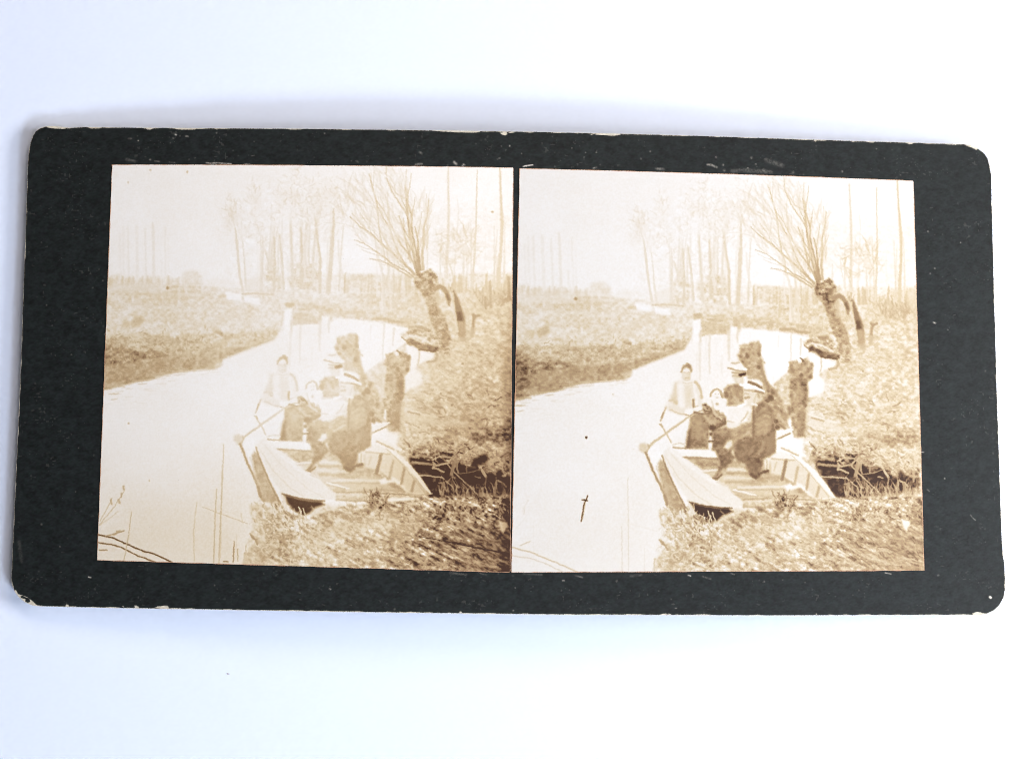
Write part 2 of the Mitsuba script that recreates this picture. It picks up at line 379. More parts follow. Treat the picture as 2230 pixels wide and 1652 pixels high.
('s',0,0,14,66,0,0,92,[563,261,23,563,248,23,567,236,14]),
('s',0,0,15,73,0,0,92,[596,271,22,604,273,22,614,268,14]),
('s',0,0,14,72,0,0,92,[607,219,23,607,208,23,609,205,14]),
('s',0,0,7,54,0,0,92,[618,284,30,619,277,30,616,268,14]),
('s',0,0,10,74,0,0,92,[572,241,20,564,231,20,563,224,14]),
('s',0,0,11,74,0,0,92,[579,318,20,582,311,20,591,303,14]),
('s',0,0,16,44,0,0,92,[570,202,41,575,190,41,580,180,14]),
('s',0,0,13,66,0,0,92,[602,283,24,592,283,24,580,281,14]),
('s',0,0,16,71,0,0,92,[594,268,22,586,257,22,591,248,14]),
('s',0,0,9,62,0,0,92,[638,222,40,633,209,40,625,200,14]),
('s',0,0,16,48,0,0,92,[609,278,37,615,271,37,617,267,14]),
('s',0,0,9,75,0,0,92,[603,214,30,607,206,30,604,202,14]),
('s',0,0,11,48,0,0,92,[578,316,19,594,307,19,605,293,14]),
('s',0,0,16,53,0,0,92,[591,219,29,588,210,29,590,205,14]),
('s',0,0,14,76,0,0,92,[619,232,37,615,221,37,623,210,14]),
('s',0,0,14,46,0,0,92,[613,240,33,607,241,33,600,246,14]),
('s',0,0,9,67,0,0,92,[583,263,30,581,253,30,573,245,14]),
('s',0,0,17,73,0,0,92,[590,294,23,586,291,23,578,288,14]),
('s',0,0,15,55,0,0,92,[616,273,28,618,260,28,616,246,14]),
('s',0,0,15,77,0,0,92,[584,295,36,579,282,36,577,284,14]),
('s',0,0,13,43,0,0,92,[578,277,37,578,265,37,588,250,14]),
('s',0,0,7,60,0,0,92,[578,198,28,586,193,28,582,190,14]),
('s',0,0,13,73,0,0,92,[636,252,41,640,244,41,634,234,14]),
('s',0,0,7,50,0,0,92,[613,224,26,616,212,26,609,198,14]),
('s',0,0,8,51,0,0,92,[589,273,39,583,269,39,583,259,14]),
('s',0,0,9,61,0,0,92,[602,251,39,595,241,39,587,239,14]),
('s',0,0,16,52,0,0,92,[591,300,35,592,287,35,586,279,14]),
('s',0,0,11,55,0,0,92,[580,211,33,585,201,33,587,192,14]),
('s',0,0,12,66,0,0,92,[604,233,29,609,227,29,607,210,14]),
('s',0,0,17,78,0,0,92,[570,263,24,559,259,24,542,253,14]),
('s',0,0,8,78,0,0,92,[579,345,27,575,336,27,570,329,14]),
('s',0,0,10,59,0,0,92,[599,348,32,595,339,32,595,331,14]),
('s',0,0,6,52,0,0,92,[548,348,32,543,332,32,546,325,14]),
('s',0,0,9,45,0,0,92,[548,295,34,538,283,34,559,269,14]),
('s',0,0,12,77,0,0,92,[588,336,35,581,326,35,584,312,14]),
('s',0,0,11,47,0,0,92,[594,282,23,602,272,23,610,270,14]),
('s',0,0,6,75,0,0,92,[608,352,32,608,349,32,619,337,14]),
('s',0,0,9,64,0,0,92,[592,371,42,589,364,42,590,352,14]),
('s',0,0,12,68,0,0,92,[606,322,27,607,304,27,595,291,14]),
('s',0,0,8,62,0,0,92,[571,325,31,559,326,31,549,328,14]),
('s',0,0,7,54,0,0,92,[590,305,39,580,295,39,570,288,14]),
('s',0,0,11,50,0,0,92,[572,311,24,576,298,24,587,292,14]),
('s',0,0,6,46,0,0,92,[574,302,30,577,286,30,567,276,14]),
('s',0,0,7,51,0,0,92,[561,324,37,565,317,37,560,309,14]),
('s',0,0,8,51,0,0,92,[564,380,29,550,377,29,538,372,14]),
('s',0,0,9,52,0,0,92,[590,311,40,592,298,40,587,291,14]),
('s',0,0,9,60,0,0,92,[567,348,42,573,336,42,582,322,14]),
('s',0,0,9,54,0,0,92,[581,313,33,582,303,33,579,298,14]),
('s',0,0,13,57,0,0,92,[564,308,19,555,304,19,546,299,14]),
('s',0,0,13,48,0,0,92,[582,347,37,576,346,37,569,344,14]),
('s',0,0,8,73,0,0,92,[569,296,21,571,289,21,558,278,14]),
('s',0,0,7,43,0,0,92,[582,345,26,584,334,26,592,328,14]),
('s',0,0,11,79,0,0,92,[711,295,27,700,285,27,695,272,14]),
('s',0,0,9,73,0,0,92,[720,338,36,714,321,36,719,308,14]),
('s',0,0,8,64,0,0,92,[692,142,21,684,138,21,680,131,14]),
('s',0,0,13,51,0,0,92,[715,257,24,711,252,24,710,242,14]),
('s',0,0,7,43,0,0,92,[727,262,38,726,249,38,727,233,14]),
('s',0,0,12,58,0,0,92,[711,174,32,710,156,32,721,146,14]),
('s',0,0,11,41,0,0,92,[692,184,30,696,180,30,699,169,14]),
('s',0,0,6,50,0,0,92,[717,301,36,719,290,36,716,279,14]),
('s',0,0,10,71,0,0,92,[691,205,34,690,195,34,682,185,14]),
('s',0,0,12,56,0,0,92,[726,164,23,731,151,23,727,140,14]),
('s',0,0,14,53,0,0,92,[692,268,19,696,259,19,704,256,14]),
('s',0,0,13,67,0,0,92,[678,226,42,667,214,42,648,204,14]),
('s',0,0,10,56,0,0,92,[716,149,28,701,141,28,690,127,14]),
('s',0,0,14,55,0,0,92,[735,186,35,735,177,35,741,172,14]),
('s',0,0,7,74,0,0,92,[678,201,35,668,194,35,663,194,14]),
('s',0,0,7,44,0,0,92,[733,207,39,715,212,39,709,214,14]),
('s',0,0,14,78,0,0,92,[709,167,32,710,155,32,718,146,14]),
('s',0,0,13,52,0,0,92,[715,217,25,721,204,25,731,187,14]),
('s',0,0,12,49,0,0,92,[713,226,24,706,218,24,700,215,14]),
('s',0,0,14,58,0,0,92,[730,153,30,729,139,30,738,129,14]),
('s',0,0,9,72,0,0,92,[706,152,40,705,133,40,702,124,14]),
('s',0,0,9,76,0,0,92,[715,298,22,728,291,22,734,284,14]),
('s',0,0,11,53,0,0,92,[688,161,40,677,154,40,664,140,14]),
('s',0,0,12,61,0,0,92,[700,291,40,690,280,40,688,270,14]),
('s',0,0,6,51,0,0,92,[699,300,41,703,285,41,705,277,14]),
('s',0,0,13,60,0,0,92,[708,209,41,702,198,41,695,185,14]),
('s',0,0,9,59,0,0,92,[678,199,20,672,192,20,668,185,14]),
('s',0,0,7,52,0,0,92,[718,106,39,726,95,39,730,80,14]),
('s',0,0,11,70,0,0,92,[691,111,29,693,102,29,695,87,14]),
('s',0,0,13,76,0,0,92,[701,150,39,702,142,39,707,134,14]),
('s',0,0,9,61,0,0,92,[688,273,24,699,267,24,712,262,14]),
('s',0,0,11,42,0,0,92,[678,166,33,683,158,33,672,150,14]),
('s',0,0,8,59,0,0,92,[691,173,32,692,161,32,694,149,14]),
('s',0,0,10,79,0,0,92,[706,226,26,711,218,26,719,207,14]),
('s',0,0,7,60,0,0,92,[742,377,35,735,366,35,724,354,14]),
('s',0,0,12,60,0,0,92,[744,453,19,752,445,19,752,433,14]),
('s',0,0,15,76,0,0,92,[728,351,21,725,339,21,704,331,14]),
('s',0,0,15,64,0,0,92,[729,370,31,733,352,31,750,343,14]),
('s',0,0,7,47,0,0,92,[734,342,22,735,333,22,749,329,14]),
('s',0,0,9,46,0,0,92,[750,346,21,737,349,21,731,349,14]),
('s',0,0,11,44,0,0,92,[728,446,18,724,441,18,725,433,14]),
('s',0,0,14,54,0,0,92,[745,346,30,753,344,30,758,342,14]),
('s',0,0,9,73,0,0,92,[758,498,36,753,493,36,748,486,14]),
('s',0,0,13,49,0,0,92,[753,334,29,749,327,29,736,322,14]),
('s',0,0,14,55,0,0,92,[740,392,31,738,383,31,735,373,14]),
('s',0,0,10,71,0,0,92,[746,365,33,746,356,33,737,344,14]),
('s',0,0,8,69,0,0,92,[741,471,32,740,467,32,741,458,14]),
('s',0,0,9,42,0,0,92,[726,417,40,725,402,40,719,389,14]),
('s',0,0,12,74,0,0,92,[756,361,38,759,355,38,768,349,14]),
('s',0,0,11,74,0,0,92,[755,466,31,755,453,31,768,439,14]),
('s',0,0,12,60,0,0,92,[759,422,37,771,415,37,787,407,14]),
('s',0,0,13,47,0,0,92,[767,416,33,764,405,33,775,402,14]),
('s',0,0,8,53,0,0,92,[734,388,33,729,385,33,721,379,14]),
('s',0,0,12,69,0,0,92,[767,445,18,778,445,18,782,446,14]),
('s',0,0,11,68,0,0,92,[764,402,20,750,395,20,737,386,14]),
('s',0,0,15,79,0,0,92,[730,427,37,738,422,37,746,412,14]),
('s',0,0,12,55,0,0,92,[770,436,39,760,425,39,754,416,14]),
('s',0,0,11,69,0,0,92,[744,360,20,749,359,20,757,366,14]),
('s',0,0,10,70,0,0,92,[780,293,27,787,278,27,795,268,14]),
('s',0,0,8,47,0,0,92,[800,279,41,798,272,41,792,258,14]),
('s',0,0,9,47,0,0,92,[789,181,40,796,172,40,801,161,14]),
('s',0,0,12,62,0,0,92,[819,194,21,819,184,21,828,170,14]),
('s',0,0,6,68,0,0,92,[835,355,39,831,339,39,819,327,14]),
('s',0,0,9,60,0,0,92,[794,311,25,793,296,25,792,284,14]),
('s',0,0,12,49,0,0,92,[822,233,32,813,225,32,807,214,14]),
('s',0,0,9,50,0,0,92,[814,392,25,812,384,25,815,377,14]),
('s',0,0,5,63,0,0,92,[768,229,24,762,215,24,763,207,14]),
('s',0,0,12,78,0,0,92,[806,306,39,796,298,39,786,288,14]),
('s',0,0,10,69,0,0,92,[798,316,21,797,309,21,793,303,14]),
('s',0,0,12,71,0,0,92,[802,374,19,797,366,19,790,356,14]),
('s',0,0,10,55,0,0,92,[808,349,23,797,338,23,791,332,14]),
('s',0,0,12,76,0,0,92,[791,307,21,787,301,21,786,301,14]),
('s',0,0,8,67,0,0,92,[828,244,21,831,235,21,830,229,14]),
('s',0,0,12,53,0,0,92,[776,402,19,777,388,19,775,376,14]),
('s',0,0,8,71,0,0,92,[786,177,29,795,174,29,802,160,14]),
('s',0,0,12,40,0,0,92,[792,289,21,795,283,21,801,276,14]),
('s',0,0,8,71,0,0,92,[819,277,39,813,272,39,807,261,14]),
('s',0,0,11,43,0,0,92,[816,239,31,808,236,31,797,237,14]),
('s',0,0,6,61,0,0,92,[814,290,20,810,285,20,811,279,14]),
('s',0,0,12,49,0,0,92,[794,306,30,793,297,30,781,278,14]),
('s',0,0,11,68,0,0,92,[790,257,30,794,246,30,798,236,14]),
('s',0,0,11,56,0,0,92,[764,263,21,769,252,21,777,239,14]),
('s',0,0,9,76,0,0,92,[796,248,21,794,230,21,785,222,14]),
('s',0,0,8,78,0,0,92,[790,308,26,785,302,26,783,298,14]),
('s',0,0,8,76,0,0,92,[818,309,39,825,301,39,833,294,14]),
('s',0,0,9,64,0,0,92,[772,279,41,778,269,41,772,266,14]),
('s',0,0,13,54,0,0,92,[808,314,30,807,305,30,800,295,14]),
('s',0,0,9,70,0,0,92,[821,332,21,813,328,21,799,321,14]),
('s',0,0,15,79,0,0,92,[835,269,43,829,262,43,826,256,14]),
('s',0,0,10,69,0,0,92,[827,213,20,818,209,20,812,207,14]),
('s',0,0,14,75,0,0,92,[832,275,22,819,274,22,811,273,14]),
('s',0,0,14,49,0,0,92,[854,177,29,854,166,29,853,148,14]),
('s',0,0,9,65,0,0,92,[845,252,40,848,246,40,848,239,14]),
('s',0,0,10,76,0,0,92,[862,230,32,860,213,32,864,206,14]),
('s',0,0,9,54,0,0,92,[861,207,26,870,202,26,886,189,14]),
('s',0,0,14,47,0,0,92,[809,186,33,802,178,33,796,172,14]),
('s',0,0,11,48,0,0,92,[823,265,37,819,257,37,816,249,14]),
('s',0,0,15,68,0,0,92,[893,230,42,896,219,42,898,206,14]),
('s',0,0,15,69,0,0,92,[844,185,19,852,177,19,858,159,14]),
('s',0,0,11,67,0,0,92,[841,154,26,836,146,26,829,135,14]),
('s',0,0,8,61,0,0,92,[826,204,24,813,197,24,804,189,14]),
('s',0,0,12,68,0,0,92,[854,233,35,852,224,35,849,213,14]),
('s',0,0,8,64,0,0,92,[867,188,25,873,179,25,873,173,14]),
('s',0,0,6,69,0,0,92,[850,189,27,855,184,27,861,174,14]),
('s',0,0,7,65,0,0,92,[831,197,36,842,195,36,854,195,14]),
('s',0,0,12,77,0,0,92,[835,119,32,828,112,32,822,107,14]),
('s',0,0,11,74,0,0,92,[794,286,35,802,273,35,803,269,14]),
('s',0,0,7,61,0,0,92,[854,201,40,856,188,40,860,176,14]),
('s',0,0,12,68,0,0,92,[849,175,22,843,170,22,836,168,14]),
('s',0,0,10,64,0,0,92,[817,161,30,809,159,30,810,152,14]),
('s',0,0,14,57,0,0,92,[836,250,35,837,241,35,831,228,14]),
('s',0,0,14,67,0,0,92,[822,153,25,823,139,25,827,129,14]),
('s',0,0,10,41,0,0,92,[848,85,40,855,79,40,857,72,14]),
('s',0,0,12,63,0,0,92,[840,298,20,850,287,20,848,281,14]),
('s',0,0,12,49,0,0,92,[835,197,33,836,186,33,844,175,14]),
('s',0,0,9,75,0,0,92,[820,165,37,819,158,37,824,152,14]),
('s',0,0,8,56,0,0,92,[843,180,31,828,177,31,819,168,14]),
('s',0,0,12,42,0,0,92,[851,185,36,861,170,36,878,159,14]),
('s',0,0,11,57,0,0,92,[841,127,24,845,120,24,847,110,14]),
('s',0,0,11,66,0,0,92,[841,208,24,848,202,24,854,197,14]),
('s',0,0,11,53,0,0,92,[845,45,27,851,38,27,860,26,14]),
('s',0,0,9,66,0,0,92,[873,253,22,861,255,22,857,257,14]),
('s',0,0,14,42,0,0,92,[892,193,37,891,183,37,881,181,14]),
('s',0,0,10,70,0,0,92,[933,211,40,932,202,40,942,194,14]),
('s',0,0,10,41,0,0,92,[887,258,30,888,243,30,882,242,14]),
('s',0,0,12,52,0,0,92,[913,292,38,917,286,38,926,276,14]),
('s',0,0,18,50,0,0,92,[859,186,23,866,178,23,861,161,14]),
('s',0,0,12,67,0,0,92,[894,206,29,889,200,29,883,195,14]),
('s',0,0,8,79,0,0,92,[933,51,28,924,43,28,908,39,14]),
('s',0,0,14,43,0,0,92,[886,360,37,891,343,37,901,334,14]),
('s',0,0,19,60,0,0,92,[930,226,42,934,224,42,932,215,14]),
('s',0,0,14,52,0,0,92,[885,218,21,878,207,21,886,197,14]),
('s',0,0,8,65,0,0,92,[911,258,25,907,246,25,915,231,14]),
('s',0,0,12,59,0,0,92,[886,108,32,885,99,32,896,84,14]),
('s',0,0,13,73,0,0,92,[904,301,24,899,299,24,899,290,14]),
('s',0,0,13,63,0,0,92,[918,198,20,928,188,20,925,180,14]),
('s',0,0,16,62,0,0,92,[909,82,33,898,82,33,888,76,14]),
('s',0,0,15,71,0,0,92,[917,167,32,918,156,32,925,146,14]),
('s',0,0,16,50,0,0,92,[962,98,42,959,92,42,951,87,14]),
('s',0,0,8,65,0,0,92,[903,203,34,914,197,34,919,194,14]),
('s',0,0,9,42,0,0,92,[909,177,23,897,179,23,887,180,14]),
('s',0,0,15,41,0,0,92,[893,62,28,889,49,28,890,39,14]),
('s',0,0,14,46,0,0,92,[954,235,28,963,225,28,973,218,14]),
('s',0,0,13,76,0,0,92,[926,284,41,918,281,41,912,277,14]),
('s',0,0,14,73,0,0,92,[865,92,25,855,86,25,844,83,14]),
('s',0,0,12,43,0,0,92,[910,69,18,909,64,18,908,57,14]),
('s',0,0,13,44,0,0,92,[922,199,30,910,191,30,905,177,14]),
('s',0,0,10,77,0,0,92,[916,284,27,909,276,27,900,264,14]),
('s',0,0,13,55,0,0,92,[918,103,38,913,90,38,922,77,14]),
('s',0,0,10,44,0,0,92,[883,200,25,874,193,25,882,182,14]),
('s',0,0,17,48,0,0,92,[889,173,40,889,156,40,885,144,14]),
('s',0,0,14,76,0,0,92,[887,195,33,903,188,33,914,186,14]),
('s',0,0,9,43,0,0,92,[899,170,41,898,164,41,906,152,14]),
('s',0,0,17,59,0,0,92,[931,237,34,927,229,34,917,218,14]),
('s',0,0,14,66,0,0,92,[923,61,40,917,48,40,935,32,14]),
('s',0,0,11,40,0,0,92,[885,54,32,875,50,32,870,34,14]),
('s',0,0,14,43,0,0,92,[911,183,21,917,179,21,920,176,14]),
('s',0,0,13,80,0,0,92,[889,180,21,877,182,21,868,175,14]),
('s',0,0,17,73,0,0,92,[915,53,35,912,52,35,902,51,14]),
('s',0,0,13,74,0,0,92,[886,148,32,892,131,32,903,123,14]),
('s',0,0,13,47,0,0,92,[901,55,22,892,53,22,882,47,14]),
('s',0,0,10,65,0,0,92,[919,195,19,925,190,19,927,184,14]),
('s',0,0,18,74,0,0,92,[857,216,38,865,204,38,870,198,14]),
('s',0,0,11,59,0,0,92,[910,194,30,907,180,30,918,168,14]),
('s',0,0,15,54,0,0,92,[920,192,28,916,179,28,925,161,14]),
('s',0,0,12,46,0,0,92,[907,205,19,901,198,19,897,191,14]),
('s',0,0,11,44,0,0,92,[924,190,38,917,180,38,907,166,14]),
('s',0,0,15,70,0,0,92,[935,142,28,931,139,28,925,131,14]),
('s',0,0,8,77,0,0,92,[875,116,24,865,116,24,859,108,14]),
('s',0,0,17,51,0,0,92,[915,134,36,913,129,36,904,121,14]),
('s',0,0,15,47,0,0,92,[909,243,39,908,241,39,908,229,14]),
('s',0,0,9,56,0,0,92,[901,252,25,898,236,25,895,230,14]),
('s',0,0,9,70,0,0,92,[926,252,42,934,242,42,940,232,14]),
('s',0,0,12,41,0,0,92,[893,327,40,892,318,40,890,303,14]),
('s',0,0,14,55,0,0,92,[906,120,18,904,118,18,900,107,14]),
('s',0,0,13,43,0,0,92,[919,341,40,925,328,40,928,315,14]),
('s',0,0,15,59,0,0,92,[862,226,37,857,220,37,851,211,14]),
('s',0,0,17,60,0,0,92,[911,228,42,912,219,42,912,208,14]),
('s',0,0,10,77,0,0,92,[910,89,34,920,75,34,928,65,14]),
('s',0,0,13,48,0,0,92,[919,130,39,928,119,39,933,109,14]),
('s',0,0,12,72,0,0,92,[930,104,20,924,95,20,938,82,14]),
('s',0,0,16,65,0,0,92,[939,276,23,944,271,23,947,260,14]),
('s',0,0,11,41,0,0,92,[946,337,39,947,325,39,945,317,14]),
('s',0,0,13,67,0,0,92,[942,169,41,944,163,41,936,153,14]),
('s',0,0,13,60,0,0,92,[907,218,35,907,200,35,915,188,14]),
('s',0,0,15,49,0,0,92,[950,257,25,942,246,25,937,241,14]),
('s',0,0,15,46,0,0,92,[939,308,43,930,304,43,927,301,14]),
('s',0,0,8,75,0,0,92,[975,229,19,976,220,19,970,212,14]),
('s',0,0,10,57,0,0,92,[974,179,37,979,173,37,981,168,14]),
('s',0,0,7,76,0,0,92,[961,369,34,969,361,34,980,350,14]),
('s',0,0,9,47,0,0,92,[934,135,40,943,128,40,953,126,14]),
('s',0,0,8,56,0,0,92,[937,138,18,933,131,18,928,128,14]),
('s',0,0,14,49,0,0,92,[933,196,25,939,184,25,943,174,14]),
('s',0,0,15,45,0,0,92,[935,331,40,939,316,40,943,305,14]),
('s',0,0,16,54,0,0,92,[913,272,24,913,262,24,916,253,14]),
('s',0,0,9,75,0,0,92,[947,297,32,937,289,32,952,278,14]),
('s',0,0,16,55,0,0,92,[928,211,24,925,204,24,934,196,14]),
('s',0,0,8,70,0,0,92,[960,128,20,964,115,20,971,100,14]),
('s',0,0,12,79,0,0,92,[990,325,19,980,320,19,975,314,14]),
('s',0,0,13,45,0,0,92,[951,133,25,953,121,25,963,110,14]),
('s',0,0,7,51,0,0,92,[953,279,35,948,271,35,955,259,14]),
('s',0,0,10,46,0,0,92,[968,208,19,973,200,19,982,195,14]),
('s',0,0,12,74,0,0,92,[949,296,31,958,288,31,970,281,14]),
('s',0,0,16,62,0,0,92,[979,312,40,973,302,40,960,292,14]),
('s',0,0,14,71,0,0,92,[949,290,23,942,290,23,934,283,14]),
('s',0,0,12,75,0,0,92,[947,276,27,939,272,27,937,270,14]),
('s',0,0,16,47,0,0,92,[941,224,37,947,221,37,957,217,14]),
('s',0,0,15,59,0,0,92,[977,114,26,980,106,26,975,98,14]),
('s',0,0,8,66,0,0,92,[931,342,41,940,336,41,945,320,14]),
('s',0,0,8,58,0,0,92,[964,260,34,964,248,34,970,235,14]),
('s',0,0,8,60,0,0,92,[941,176,29,933,170,29,922,169,14]),
('s',0,0,12,76,0,0,92,[930,185,28,923,174,28,913,163,14]),
('s',0,0,9,68,0,0,92,[950,86,19,957,80,19,958,76,14]),
('s',0,0,7,77,0,0,92,[967,204,20,965,195,20,959,186,14]),
('s',0,0,13,70,0,0,92,[944,285,28,946,274,28,944,260,14]),
('s',0,0,14,68,0,0,92,[930,184,27,923,180,27,917,173,14]),
('s',0,0,11,46,0,0,92,[937,251,30,936,247,30,935,238,14]),
('s',0,0,7,76,0,0,92,[905,165,30,906,151,30,912,135,14]),
('s',0,0,10,77,0,0,92,[966,185,20,970,178,20,991,170,14]),
('s',0,0,8,69,0,0,92,[971,177,31,974,170,31,987,156,14]),
('s',0,0,9,75,0,0,92,[931,42,26,933,27,26,935,12,14]),
('s',0,0,12,49,0,0,92,[971,336,31,989,329,31,993,318,14]),
('s',0,0,16,62,0,0,92,[942,264,38,937,262,38,936,254,14]),
('s',0,0,14,44,0,0,92,[944,291,35,955,281,35,967,276,14]),
('s',0,0,16,56,0,0,92,[928,356,22,918,346,22,904,341,14]),
('s',0,0,11,61,0,0,92,[944,184,18,955,175,18,953,166,14]),
('s',0,0,15,51,0,0,92,[984,199,36,979,191,36,978,187,14]),
('s',0,0,10,44,0,0,92,[1055,375,20,1056,367,20,1060,361,14]),
('s',0,0,16,69,0,0,92,[1038,280,38,1032,265,38,1034,254,14]),
('s',0,0,15,68,0,0,92,[989,215,37,990,207,37,988,193,14]),
('s',0,0,7,62,0,0,92,[991,237,39,994,228,39,999,221,14]),
('s',0,0,15,72,0,0,92,[1010,305,24,1004,297,24,1017,281,14]),
('s',0,0,13,49,0,0,92,[1012,192,30,1002,184,30,1002,175,14]),
('s',0,0,11,80,0,0,92,[998,198,41,986,193,41,975,190,14]),
('s',0,0,17,46,0,0,92,[1031,275,27,1018,265,27,1011,259,14]),
('s',0,0,10,76,0,0,92,[1010,222,25,1008,214,25,1015,205,14]),
('s',0,0,10,57,0,0,92,[1021,211,26,1029,196,26,1033,188,14]),
('s',0,0,14,66,0,0,92,[1017,344,35,1007,334,35,993,326,14]),
('s',0,0,8,54,0,0,92,[981,220,37,988,211,37,994,209,14]),
('s',0,0,16,41,0,0,92,[944,333,29,943,328,29,938,318,14]),
('s',0,0,16,63,0,0,92,[1041,259,40,1040,243,40,1046,234,14]),
('s',0,0,12,65,0,0,92,[968,420,25,975,420,25,982,413,14]),
('s',0,0,13,74,0,0,92,[1007,185,30,991,189,30,978,190,14]),
('s',0,0,14,56,0,0,92,[1015,338,32,1010,326,32,1011,320,14]),
('s',0,0,12,78,0,0,92,[1008,374,33,1004,370,33,1003,365,14]),
('s',0,0,16,75,0,0,92,[990,404,23,996,408,23,1002,404,14]),
('s',0,0,15,53,0,0,92,[983,290,37,974,281,37,962,277,14]),
('s',0,0,8,60,0,0,92,[1011,349,40,1017,346,40,1022,337,14]),
('s',0,0,10,50,0,0,92,[997,366,20,1011,357,20,1002,346,14]),
('s',0,0,14,60,0,0,92,[1049,344,19,1055,336,19,1067,328,14]),
('s',0,0,14,44,0,0,92,[973,287,18,971,273,18,973,266,14]),
('s',0,0,10,72,0,0,92,[1030,260,43,1032,248,43,1039,230,14]),
('s',0,0,11,49,0,0,92,[1020,310,34,1014,296,34,1011,283,14]),
('s',0,0,14,48,0,0,92,[997,321,27,1000,306,27,996,301,14]),
('s',0,0,11,42,0,0,92,[1030,216,20,1029,205,20,1019,202,14]),
('s',0,0,13,46,0,0,92,[991,365,40,984,361,40,969,356,14]),
('s',0,0,10,76,0,0,92,[1059,371,41,1066,357,41,1075,343,14]),
('s',0,0,12,66,0,0,92,[981,140,19,995,132,19,1005,119,14]),
('s',0,0,8,43,0,0,92,[980,160,40,972,150,40,977,138,14]),
('s',0,0,10,53,0,0,92,[1043,267,23,1052,253,23,1059,242,14]),
('s',0,0,11,56,0,0,92,[1015,297,40,1028,291,40,1038,286,14]),
('s',0,0,15,54,0,0,92,[1003,236,23,994,231,23,979,224,14]),
('s',0,0,13,48,0,0,92,[978,398,39,990,387,39,996,378,14]),
('s',0,0,7,70,0,0,92,[1011,288,38,1006,280,38,994,280,14]),
('s',0,0,12,70,0,0,92,[1021,280,36,1027,271,36,1029,255,14]),
('s',0,0,11,65,0,0,92,[1020,197,22,1017,194,22,1014,187,14]),
('s',0,0,11,74,0,0,92,[955,268,25,952,255,25,948,238,14]),
('s',0,0,9,56,0,0,92,[974,298,36,984,289,36,993,276,14]),
('s',0,0,13,56,0,0,92,[1017,200,40,1021,186,40,1027,174,14]),
('s',0,0,11,42,0,0,92,[1014,186,42,1019,179,42,1029,174,14]),
('s',0,0,9,70,0,0,92,[991,146,28,999,145,28,1004,140,14]),
('s',0,0,11,72,0,0,92,[989,307,39,991,296,39,976,282,14]),
('s',0,0,8,76,0,0,92,[1018,279,34,1013,268,34,1017,249,14]),
('s',0,0,9,56,0,0,92,[973,284,34,966,278,34,965,269,14]),
('s',0,0,10,76,0,0,92,[1020,90,29,1024,81,29,1021,69,14]),
('s',0,0,13,66,0,0,92,[1007,255,20,1012,242,20,1012,226,14]),
('s',0,0,9,47,0,0,92,[974,289,31,965,281,31,967,264,14]),
('s',0,0,10,66,0,0,92,[994,241,38,992,224,38,991,211,14]),
('s',0,0,9,54,0,0,92,[996,247,35,984,244,35,966,241,14]),
('s',0,0,15,61,0,0,92,[1007,177,30,1016,170,30,1029,163,14]),
('s',0,0,16,46,0,0,92,[972,216,22,965,201,22,961,191,14]),
('s',0,0,13,62,0,0,92,[974,219,32,982,218,32,990,213,14]),
('s',0,0,12,70,0,0,92,[951,189,26,945,181,26,944,178,14]),
('s',0,0,15,67,0,0,92,[965,161,30,961,157,30,954,146,14]),
('s',0,0,11,74,0,0,92,[973,333,29,982,332,29,990,330,14]),
('s',0,0,15,75,0,0,92,[963,209,39,967,197,39,981,187,14]),
('s',0,0,15,53,0,0,92,[978,342,43,971,329,43,959,317,14]),
('s',0,0,8,74,0,0,92,[1002,270,40,1003,263,40,1010,252,14]),
('s',0,0,15,50,0,0,92,[983,136,26,993,131,26,1007,124,14]),
('s',0,0,7,78,0,0,92,[933,223,33,929,215,33,923,206,14]),
('s',0,0,7,44,0,0,92,[961,219,33,957,213,33,948,204,14]),
('s',0,0,16,79,0,0,92,[970,271,29,970,260,29,972,249,14]),
('s',0,0,15,49,0,0,92,[979,124,19,973,120,19,956,113,14]),
('s',0,0,14,69,0,0,92,[993,118,29,997,104,29,994,87,14]),
('s',0,0,9,49,0,0,92,[1037,216,41,1043,205,41,1045,193,14]),
('s',0,0,8,52,0,0,92,[953,140,38,943,129,38,933,122,14]),
('s',0,0,13,44,0,0,92,[962,393,39,959,389,39,949,388,14]),
('s',0,0,7,46,0,0,92,[981,162,26,980,147,26,976,136,14]),
('s',0,0,16,67,0,0,92,[1022,338,28,1033,332,28,1044,326,14]),
('s',0,0,15,77,0,0,92,[1007,248,29,1003,242,29,997,230,14]),
('s',0,0,9,80,0,0,92,[986,327,38,994,324,38,1001,315,14]),
('s',0,0,8,78,0,0,92,[988,190,27,992,185,27,1004,173,14]),
('s',0,0,12,53,0,0,92,[1011,299,20,1016,288,20,1018,272,14]),
('s',0,0,8,69,0,0,92,[1007,153,36,994,148,36,976,143,14]),
('s',0,0,8,53,0,0,92,[1022,168,23,1020,157,23,1013,149,14]),
('s',0,0,8,50,0,0,92,[983,248,29,977,235,29,972,224,14]),
('s',0,0,10,71,0,0,92,[998,275,34,993,263,34,984,259,14]),
('s',0,0,15,45,0,0,92,[989,257,24,980,250,24,986,243,14]),
('s',0,0,11,44,0,0,92,[1030,196,31,1026,181,31,1028,168,14]),
('s',0,0,13,58,0,0,92,[977,158,27,986,151,27,1000,140,14]),
('s',0,0,10,56,0,0,92,[1057,235,25,1058,225,25,1062,218,14]),
('s',0,0,11,55,0,0,92,[1069,164,37,1080,158,37,1082,147,14]),
('s',0,0,16,60,0,0,92,[1064,156,34,1058,141,34,1057,132,14]),
('s',0,0,8,58,0,0,92,[1037,147,27,1038,135,27,1042,127,14]),
('s',0,0,12,79,0,0,92,[1026,245,21,1034,230,21,1026,217,14]),
('s',0,0,13,53,0,0,92,[1001,248,34,1000,233,34,989,227,14]),
('s',0,0,8,72,0,0,92,[1013,40,18,1010,33,18,1009,21,14]),
